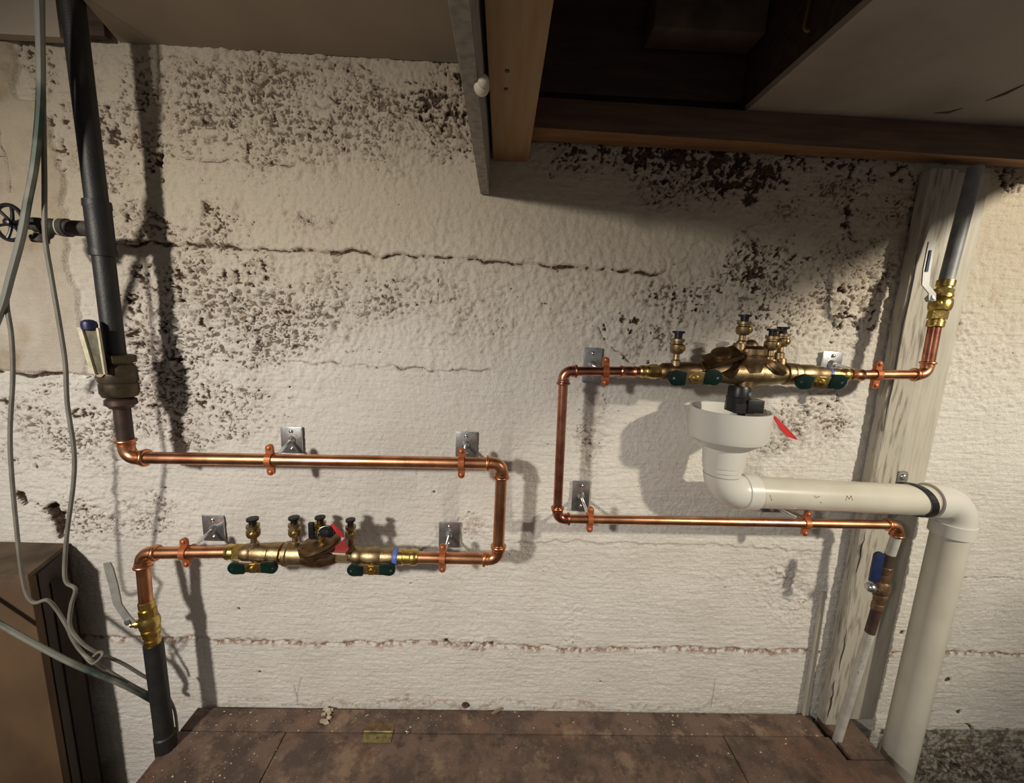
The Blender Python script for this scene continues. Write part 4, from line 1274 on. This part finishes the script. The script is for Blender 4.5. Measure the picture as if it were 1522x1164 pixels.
# painted pipe with blue-handled valve under the return
W0 = P(1333, 812, YA); W1 = P(1327, 838, YA + .004)
wv0 = P(1318, 842, YA + .006); wv1 = P(1303, 906, YA + .012)
base = P(1236, 1128, YA + .045)
pp = thing('white_painted_pipe', base, 'white painted old pipe with bare rusty stretches standing in front of the post', 'pipe')
straight(pp, R3 + (R4 - R3).normalized() * rS * 2.4, lerp(R3, wv0, .72), rS * 1.02, PIPEWHITE, 'upper_pipe')
straight(pp, lerp(R3, wv0, .70), wv0, rS * 1.03, PIPERUST, 'bare_stretch')
w2 = lerp(wv1, base, .14)
straight(pp, wv1, w2, rS * 1.06, PIPERUST, 'bare_stretch')
straight(pp, w2, base + (base - wv1).normalized() * .06, rS * 1.03, PIPEWHITE, 'lower_pipe')
rr2 = random.Random(9)
for k in range(9):
    q = lerp(w2, base, rr2.uniform(0, .32)); 
    s_ = (OUT + X_ * rr2.uniform(-1, 1)).normalized()
    mm = MB(); mm.rev(q + s_ * rS * .98, s_, [(0, rr2.uniform(.001, .003)), (.0008, .001)], 6); mm.build('paint_loss', PIPERUST, pp)
d_ = wv1 - wv0
sv_ = lever_valve('small_ball_valve', wv0, d_, rS * 1.0, d_.length, 'small rusty ball valve with a blue lever on the white painted pipe', VALVE_RUST)
q = lerp(wv0, wv1, .50)
ld = Vector((-1, -.5, 0)).normalized()
m = MB(); m.rev(q, ld, [(0, rS * .9), (rS * 2.0, rS * .85), (rS * 2.05, rS * .6), (rS * 2.6, rS * .6)], 12); m.build('stem', VALVE_RUST, sv_)
m = MB(); m.ball(P(1294, 873, YA - .028), 7 * K(q), 12, 8, OUT); m.build('lever_nut', ZINC, sv_)
a0 = P(1297, 862, YA - .03); a1 = P(1305, 820, YA - .03)
m = MB(); m.tube([a0, lerp(a0, a1, .25)], [.004, .005], 10); m.build('lever', LEVERG, sv_)
m = MB(); dl = a1 - a0
k = K(a0); u_ = dl.normalized(); n_ = u_.cross(OUT).normalized()
out = []
for i in range(9):
    a = math.pi * i / 8
    out.append(a1 - u_ * 5 * k + n_ * 7.4 * k * math.cos(a) + u_ * 6 * k * math.sin(a))
out += [a0 - n_ * 7.6 * k, a0 - u_ * 3 * k, a0 + n_ * 7.6 * k]
m.prism(out, OUT * .008); m.build('grip', BLUEGRIP, sv_, 30, .002)

# ---------------------------------------------------------------- upper right backflow assembly
RP = thing('reduced_pressure_valve', P(1100, 572, YA), 'bronze reduced pressure backflow valve with two green handles on the upper right', 'valve assembly')
RA, RBp = P(950, 552, YA), P(1262, 557.5, YA)
kR = K(P(1105, 556, YA))


def B(px):
    return on_line(RA, RBp, px)


def bar2(px0, px1, prof, name, material, seg=24, sharp=35):
    return barrel(RP, px0, px1, prof, name, material, B, kR, seg, sharp)


bar2(948, 968, [(0, 7.6), (.1, 9), (.3, 9.6), (.5, 8.4), (.6, 9.4), (.9, 9.4), (1, 8)], 'adapter', BRASS)
bar2(964, 984, [(0, 10), (.2, 11), (.6, 11), (.7, 9.6), (1, 9.6)], 'hex_nut', BRASS, 8, 20)
bar2(980, 1050, [(0, 10), (.06, 13), (.2, 13.4), (.26, 12.4), (.5, 15), (.7, 15.4), (.74, 14), (.82, 14), (.84, 16), (.98, 16), (1, 13)], 'shutoff_body', BRONZE_DARK)
bar2(1048, 1112, [(0, 13), (.1, 15), (.4, 16.5), (.8, 17.5), (1, 18)], 'first_check_body', BRONZE)
bar2(1108, 1168, [(0, 18), (.2, 18.6), (.6, 17), (.85, 15), (1, 13)], 'second_check_body', BRONZE)
bar2(1164, 1184, [(0, 13), (.05, 16.5), (.35, 17), (.4, 14.5), (.55, 14.5), (.58, 16), (.95, 16), (1, 13)], 'union_nut', BRONZE, 24, 25)
bar2(1182, 1230, [(0, 12.5), (.1, 14.5), (.5, 14.5), (.55, 13), (.7, 12.6), (.9, 11.6), (1, 10)], 'shutoff_body', BRONZE)
bar2(1228, 1233.5, [(0, 10), (.2, 11), (.8, 11), (1, 10)], 'seal_ring', BLUE, 20)
bar2(1232, 1264, [(0, 10.6), (.3, 10.6), (.34, 9), (.6, 9), (.64, 9.8), (.8, 10), (.9, 9), (1, 7.6)], 'adapter', BRASS)
# slanted covers of the two checks, the raised relief chamber between them
na = Vector((-.42, -.35, .82)).normalized()
c = P(1072, 536, YA - .010)
m = MB(); m.rev(B(1080), na, [(0, 17 * kR), (14 * kR, 19 * kR)], 20); m.build('neck', BRONZE_DARK, RP)
u_ = Vector((.86, -.1, .36)).normalized(); n_ = Vector((-.36, -.45, .82)).normalized()
m = MB(); m.obox(P(1073, 531, YA - .016), u_, n_.cross(u_), n_, 25 * kR, 15 * kR, 3.5 * kR); m.build('check_cover', BRONZE_DARK, RP, 0, .004)
m = MB(); m.rev(P(1072, 528, YA - .014), n_, [(0, 14 * kR), (5 * kR, 14 * kR), (7 * kR, 11 * kR), (7.5 * kR, 4 * kR)], 20); m.build('cover_boss', BRONZE_DARK, RP, 35)
m = MB(); m.rev(P(1114, 552, YA - .006), Z_, [(0, 17 * kR), (10 * kR, 17 * kR), (14 * kR, 19 * kR), (22 * kR, 19.5 * kR), (23 * kR, 17 * kR), (24 * kR, 17 * kR), (25 * kR, 19.5 * kR), (33 * kR, 19.5 * kR), (37 * kR, 15 * kR), (38 * kR, 10 * kR)], 26); ch = m.build('relief_chamber', BRONZE_DARK, RP)
m = MB(); m.rev(P(1115, 519, YA - .006), Z_, [(0, 11 * kR), (4 * kR, 11 * kR), (9 * kR, 9 * kR), (13 * kR, 5 * kR), (14 * kR, 1 * kR)], 18); m.build('dome_cap', BRONZE, ch)
for k in range(5):
    a = math.pi + k * math.pi / 4
    q = P(1114, 528, YA - .006) + Vector((math.cos(a), math.sin(a), 0)) * 16 * kR + Z_ * 5 * kR
    m = MB(); m.rev(q, Z_, [(0, 3.4 * kR), (4 * kR, 3.4 * kR)], 6); m.build('bolt', BRONZE, ch, 20)
m = MB(); m.rev(P(1097, 527, YA - .004), Z_, [(0, 9 * kR), (14 * kR, 9 * kR), (17 * kR, 7.5 * kR)], 16); m.build('port_boss', BRONZE, RP)
m = MB(); m.rev(P(1141, 560, YA - .010), Vector((0, 0, 1)), [(0, 12 * kR), (20 * kR, 10 * kR), (26 * kR, 8.5 * kR)], 16); m.build('port_boss', BRONZE_DARK, RP)
m = MB(); m.rev(P(1158, 548, YA + .01), Vector((0, 0, 1)), [(0, 10 * kR), (14 * kR, 8 * kR), (16 * kR, 7 * kR)], 16); m.build('port_boss', BRONZE_DARK, RP)
m = MB(); n_ = Vector((.5, -.35, .8)).normalized(); m.rev(B(1138), n_, [(0, 15 * kR), (12 * kR, 16 * kR), (13 * kR, 19 * kR), (19 * kR, 19 * kR), (22 * kR, 12 * kR)], 22); m.build('check_cover', BRONZE_DARK, RP)
test_cock(RP, P(1004, 541, YA - .003), 8.6 * kR, 48 * kR, mt=BRONZE)
test_cock(RP, P(1102, 512, YA - .004), 8.8 * kR, 43 * kR, mt=BRONZE)
test_cock(RP, P(1143, 535, YA - .012), 8.4 * kR, 45 * kR, mt=BRONZE)
test_cock(RP, P(1158, 529, YA + .012), 8.4 * kR, 43 * kR, mt=BRONZE)
tee_handle(RP, P(1033, 561.5, YA - .034), X_ + Vector((0, 0, -.03)), Vector((0, -1, -.12)), 40 * kR * .97, 22 * kR)
tee_handle(RP, P(1220, 567.5, YA - .034), X_ + Vector((0, 0, -.05)), Vector((0, -1, -.25)), 38 * kR * .97, 22 * kR)
m = MB(); m.rev(P(1108, 566, YA - .004), -Z_, [(0, 13 * kR), (10 * kR, 13 * kR)], 18); m.build('relief_port', BRONZE_DARK, RP)
# black air gap fitting
ag = P(1100, 573, YA - .006)
m = MB(); m.rev(ag, -Z_, [(0, 14 * kR), (3 * kR, 15.5 * kR), (16 * kR, 15.5 * kR), (17 * kR, 17 * kR), (36 * kR, 15.5 * kR), (38 * kR, 12 * kR)], 20)
m.obox(P(1099, 605, YA - .010), X_, OUT, Z_, 14 * kR, 15 * kR, 7 * kR)
m.rev(P(1102, 612, YA - .012), -Z_, [(0, 6 * kR), (5 * kR, 6 * kR), (5.2 * kR, 4.6 * kR)], 12)
agf = m.build('air_gap_fitting', BLACK, RP, 40)
m = MB(); m.obox(P(1118, 603, YA - .022), X_ + Vector((0, 0, -.02)), OUT, Z_, 12 * kR, 9.5 * kR, 9.5 * kR); m.build('side_outlet', BLACK, agf, 0, .0015)
m = MB(); m.rev(P(1113, 586, YA - .026), Vector((.3, -1, 0)), [(0, 3 * kR), (2.4 * kR, 3 * kR), (2.6 * kR, 1.5 * kR)], 10); m.build('screw', STEEL, agf)
tg = thing('red_tag', P(1160, 630, YA - .03), 'narrow red tag hanging from the upper right backflow valve beside the funnel', 'tag')
m = MB(); m.prism([P(1145.5, 614, YA - .03), P(1148, 615, YA - .03), P(1168, 634, YA - .024), P(1186, 653.5, YA - .018), P(1181, 653, YA - .018), P(1167, 648, YA - .022), P(1158, 637, YA - .026)], OUT * .0012); m.build('card', RED, tg, 0)
m = MB(); m.tube(bez([P(1131, 598, YA - .025), P(1138, 608, YA - .028), P(1150, 628, YA - .03), P(1168, 648, YA - .024)], 5), .0007, 6); m.build('wire', LEVERW, tg)

# ---------------------------------------------------------------- upper right outlet pipe, brass valve, grey pipe
U0 = P(1258, 557, YA); U1 = P(1376, 557, YA); U2 = P(1389, 487, YA + .004)
ur = thing('copper_outlet_pipe', U0, 'short copper pipe turning up from the upper right backflow valve in front of the post', 'pipe')
elbow(ur, U1, U0 - U1, U2 - U1, rS * 1.05, COPPER)
straight(ur, U0, U1 + (U0 - U1).normalized() * rS * 2, rS, COPPER, 'lower_pipe')
straight(ur, U1 + (U2 - U1).normalized() * rS * 2, U2, rS * 1.12, COPPER_OLD, 'riser_pipe')
coupling(ur, P(1262, 557, YA), X_, rS, COPPER, 2.8)
hanger((1235, 541), on_line(U0, U1, 1303), X_, rS, 'pipe hanger on the copper outlet beside the timber post', (15, 18), .0135)
U3 = P(1407, 416, YA + .012)
d_ = U3 - U2
ub = lever_valve('outlet_ball_valve', U2, d_, rS * 1.22, d_.length, 'bright brass ball valve with a grey lever in front of the timber post', BRASS)
q = lerp(U2, U3, .5)
ld = Vector((-1, -.4, 0)).normalized()
m = MB(); m.rev(q, ld, [(0, rS * 1.0), (rS * 2.2, rS * .95), (rS * 2.25, rS * .7), (rS * 3.0, rS * .7)], 12); m.build('stem', BRASS, ub)
m = MB(); m.rev(P(1381, 444, YA - .028), Vector((-.6, -1, 0)), [(0, .009), (.005, .009), (.006, .006)], 6); m.build('lever_nut', LEVERG, ub, 20)
pts = [P(1384, 447, YA - .03), P(1384, 436, YA - .03), P(1374, 424, YA - .03), P(1376, 400, YA - .03), P(1384, 360, YA - .03)]
m = MB()
for i in range(len(pts) - 1):
    k = K(pts[i]); w_ = 5.5 * k
    m.hexa([pts[i] - X_ * w_, pts[i] + X_ * w_, pts[i] + X_ * w_ + OUT * .003, pts[i] - X_ * w_ + OUT * .003, pts[i + 1] - X_ * w_, pts[i + 1] + X_ * w_, pts[i + 1] + X_ * w_ + OUT * .003, pts[i + 1] - X_ * w_ + OUT * .003])
lev = m.build('lever', LEVERG, ub, 30)
m = MB(); k = K(pts[3]); a0, a1 = P(1377, 404, YA - .034), P(1383, 372, YA - .034)
m.hexa([a0 - X_ * 2 * k, a0 + X_ * 2 * k, a0 + X_ * 2 * k + OUT * .001, a0 - X_ * 2 * k + OUT * .001, a1 - X_ * 1.5 * k, a1 + X_ * 1.5 * k, a1 + X_ * 1.5 * k + OUT * .001, a1 - X_ * 1.5 * k + OUT * .001]); m.build('grip_stripe', BLUEGRIP, lev, 0)
gp = thing('grey_riser_pipe', U3, 'grey painted riser pipe rising from the brass valve to the ledger', 'pipe')
gt = P(1447, 262, YA + .030)
straight(gp, U3 - (gt - U3).normalized() * .004, gt + (gt - U3).normalized() * .02, rS * 1.28, GALVBLUE, 'pipe')

# ---------------------------------------------------------------- white drain: funnel, elbow, pipe, strap
YF = -.120
fc = P(1085, 607, YF)
kF = K(fc)
VX = fc.x


def vz(py, x, y):
    lo_, hi_ = -.4, 2.0
    for _ in range(40):
        z = (lo_ + hi_) / 2; v = Vector((x, y, z)) - CAM
        if CY + F * v.dot(DOWN) / v.dot(FWD) > py: lo_ = z
        else: hi_ = z
    return (lo_ + hi_) / 2


fun = thing('drain_funnel', Vector((VX, YF, vz(690, VX, YF))), 'white plastic funnel reducer under the upper right backflow valve', 'funnel')
z0 = fc.z
Rf = 55.5 * kF
zz = lambda py: vz(py, VX, YF) - z0
m = MB()
prof = [(zz(690), 24 * kF), (zz(690), 29 * kF), (zz(664), 30.5 * kF), (zz(663), 33 * kF), (zz(650), Rf * .94), (zz(643), Rf * .985), (0, Rf), (0, Rf * .955), (zz(640), Rf * .94), (zz(661), 27 * kF), (zz(672), 25 * kF), (zz(688), 24 * kF)]
m.rev(Vector((VX, YF, z0)), Z_, prof, 48, cap=False); m.build('funnel_body', PVCF, fun, 28)
drain = thing('drain_pipe', Vector((VX, YF, z0 + zz(740))), 'thick white plastic drain pipe running right from the funnel and down beside the platform', 'pipe')
rP = 22.6 * K(P(1250, 737, -.1))
cF = Vector((VX, YF, vz(729, VX, YF)))
cR = P(1424, 746, -.092)
dh = (cR - cF).normalized()
Rb = rP * 1.35


def pvc_elbow(corner, da, db, name):
    n = 12; c = corner + da * Rb + db * Rb; pts = []; rs = []
    ro = rP * 1.10
    e = Rb + rP * .95
    pts += [corner + da * e, corner + da * (e - .0002), corner + da * (Rb + rP * .1)]; rs += [rP * 1.0, ro * 1.05, ro * 1.05]
    pts += [corner + da * (Rb + rP * .08)]; rs += [ro * .99]
    for i in range(n + 1):
        t = i / n * math.pi / 2
        pts.append(c - db * Rb * math.cos(t) - da * Rb * math.sin(t)); rs.append(ro * .985)
    pts += [corner + db * (Rb + rP * .08), corner + db * (Rb + rP * .1), corner + db * (e - .0002), corner + db * e]; rs += [ro * .99, ro * 1.05, ro * 1.05, rP * 1.0]
    m = MB(); m.tube(pts, rs, 32); return m.build(name, PVCF, drain, 40)


for (py, rr_) in ((691, 27.2), (704, 26.4)):
    m = MB(); m.rev(Vector((VX, YF, vz(py, VX, YF))), Z_, [(0, rr_ * kF), (.0022, rr_ * kF)], 36, cap=False); m.build('joint_line', PRIMER, drain)
pvc_elbow(cF, Z_, dh, 'elbow')
pvc_elbow(cR, -dh, -Z_, 'elbow')
straight(drain, cF + dh * Rb, cR - dh * Rb, rP, PVC, 'run_pipe', 32)
straight(drain, cR - Z_ * Rb, Vector((cR.x, cR.y, FLOOR_Z + .002)), rP, PVC, 'drop_pipe', 32)
m = MB(); e_ = cR - dh * (Rb + rP * .99); m.rev(e_ - dh * .004, dh, [(0, rP * 1.004), (.006, rP * 1.012)], 32, cap=False); m.build('glue_ring', PRIMER, drain)
# pen strokes on the run
for (a_, b_) in (((1144, 736), (1147, 744)), ((1210, 737), (1221, 748)), ((1212, 740), (1218, 738)), ((1257, 744), (1259, 737)), ((1259, 737), (1262, 742)), ((1262, 742), (1265, 737)), ((1265, 737), (1267, 744))):
    pts = []
    for (x, y) in (a_, b_):
        # point on the front surface of the pipe along the sight line
        d = ray(x, y).normalized()
        w0 = CAM - cF; dd_ = d - dh * d.dot(dh); ww = w0 - dh * w0.dot(dh)
        aa = dd_.dot(dd_); bb = 2 * dd_.dot(ww); cc = ww.dot(ww) - (rP * 1.001) ** 2
        t = (-bb - math.sqrt(max(bb * bb - 4 * aa * cc, 0))) / (2 * aa); pts.append(CAM + d * t)
    m = MB(); m.tube(pts, .0007, 6); m.build('pen_stroke', INK, drain)
# strap
sc = on_line(cF, cR, 1366)
strap = thing('pipe_strap', P(1341, 708, -.03), 'black coated steel strap holding the white drain pipe to the plank', 'strap')
m = MB()
n = 22; w = .0085; rs_ = rP * 1.045
prev = None
for i in range(n):
    def sp_(i):
        t = i / n; a = math.radians(128) - t * math.radians(250)
        ax_off = -.040 + .046 * min(1, math.sin(min(t * 1.35, 1) * math.pi / 2)) - (.010 * max(0, t - .7) / .3)
        return sc + dh * ax_off + (OUT * math.cos(a) + Z_ * math.sin(a)) * rs_, (OUT * math.cos(a) + Z_ * math.sin(a))
    (p0, n0), (p1, n1) = sp_(i), sp_(i + 1)
    th = .0028
    m.hexa([p0 - dh * w, p0 + dh * w, p0 + dh * w + n0 * th, p0 - dh * w + n0 * th, p1 - dh * w, p1 + dh * w, p1 + dh * w + n1 * th, p1 - dh * w + n1 * th])
m.build('band', BLACK, strap, 45)
e0 = P(1341, 708, -.034)
m = MB(); out = []
k = K(e0)
for i in range(9):
    a = math.pi * i / 8; out.append(e0 + X_ * 7.5 * k * math.cos(a) + Z_ * (2 * k + 7 * k * math.sin(a)))
out += [e0 + Vector((-7.5 * k, 0, -13 * k)), e0 + Vector((7.5 * k, 0, -13 * k))]
m.prism(out, OUT * .003); m.build('ear', ZINC, strap, 30)
m = MB(); m.rev(e0 + OUT * .003, OUT, [(0, 5.5 * k), (.003, 5 * k), (.006, 3 * k), (.0065, 1 * k)], 14); m.build('screw', STEEL, strap)
e1_ = P(1325, 763, -.034)
m = MB(); m.rev(e1_ + OUT * .0, OUT, [(0, 8 * k), (.004, 8 * k), (.006, 4 * k), (.0065, 1 * k)], 14); m.build('screw', ZINC, strap)

# ---------------------------------------------------------------- cables
def cable(name, pxs, r, material, label, seg=8):
    pts = [P(x, y, d) for (x, y, d) in pxs]
    m = MB(); m.tube(bez(pts, 6), r, seg)
    return tag(m.build(name, material), label, 'cable', 'cables hanging on the left')


YC = -.19
cable('grey_cable', [(62, -60, YC), (63, 60, YC), (64, 150, YC), (66, 260, YC), (67, 350, YC), (76, 410, YC), (88, 480, YC), (97, 540, YC), (100, 600, YC), (110, 670, YC), (109, 720, YC), (100, 790, YC), (96, 845, YC),
                     (99, 866, YC), (112, 876, YC), (106, 900, YC), (104, 930, YC), (118, 952, YC), (140, 968, YC + .01), (180, 985, YC + .05), (210, 1003, -.115), (232, 1014, -.09)], .0042, CABLE, 'thin grey cable hanging close to the black riser and looping past the crate')
cable('grey_cable', [(52, -60, YC - .01), (57, 50, YC - .01), (61, 120, YC - .01), (58, 180, YC - .012), (50, 260, YC - .014), (36, 330, YC - .014), (16, 420, YC - .014), (10, 450, YC - .014), (17, 500, YC - .014), (19, 560, YC - .014), (15, 640, YC - .014), (17, 700, YC - .014), (24, 780, YC - .014), (32, 850, YC - .014),
                     (40, 884, YC - .014), (52, 896, YC - .012), (70, 892, YC - .01), (84, 906, YC), (100, 932, YC), (108, 950, YC), (122, 970, YC), (140, 984, YC), (165, 1000, YC + .04), (207, 1024, -.115), (230, 1034, -.09)], .0040, CABLE, 'thin grey cable hanging at the left picture edge and crossing the crate front')
cable('green_cable', [(56, -60, YC - .018), (60, 60, YC - .018), (60, 150, YC - .018), (52, 240, YC - .022), (41, 300, YC - .022), (32, 350, YC - .022), (16, 410, YC - .022), (0, 465, YC - .022), (-40, 560, YC - .022)], .0066, HOSE, 'thicker green and grey cable swinging out to the upper left edge')
cable('green_cable', [(-60, 895, YC - .03), (0, 928, YC - .02), (50, 956, YC - .01), (95, 980, YC), (130, 996, YC + .01), (170, 1012, YC + .03), (203, 1028, -.13), (222, 1039, -.095), (232, 1044, -.09)], .0066, HOSE, 'thicker green and grey cable crossing the crate front to the black pipe')
cable('cable_loop', [(108, 948, YC), (120, 968, YC), (135, 985, YC - .006), (143, 984, YC - .008), (152, 974, YC - .006), (150, 969, YC), (143, 972, YC + .004), (136, 982, YC + .006), (150, 990, YC + .022), (190, 1014, -.14)], .0032, CABLE, 'small curled cable loop beside the crate')
cable('grey_cable', [(240, 1018, -.098), (249, 1034, -.098), (259, 1054, -.10), (263, 1080, -.105), (264, 1110, -.11), (264, 1134, -.115)], .0034, CABLE, 'short grey cable dropping beside the black pipe foot')
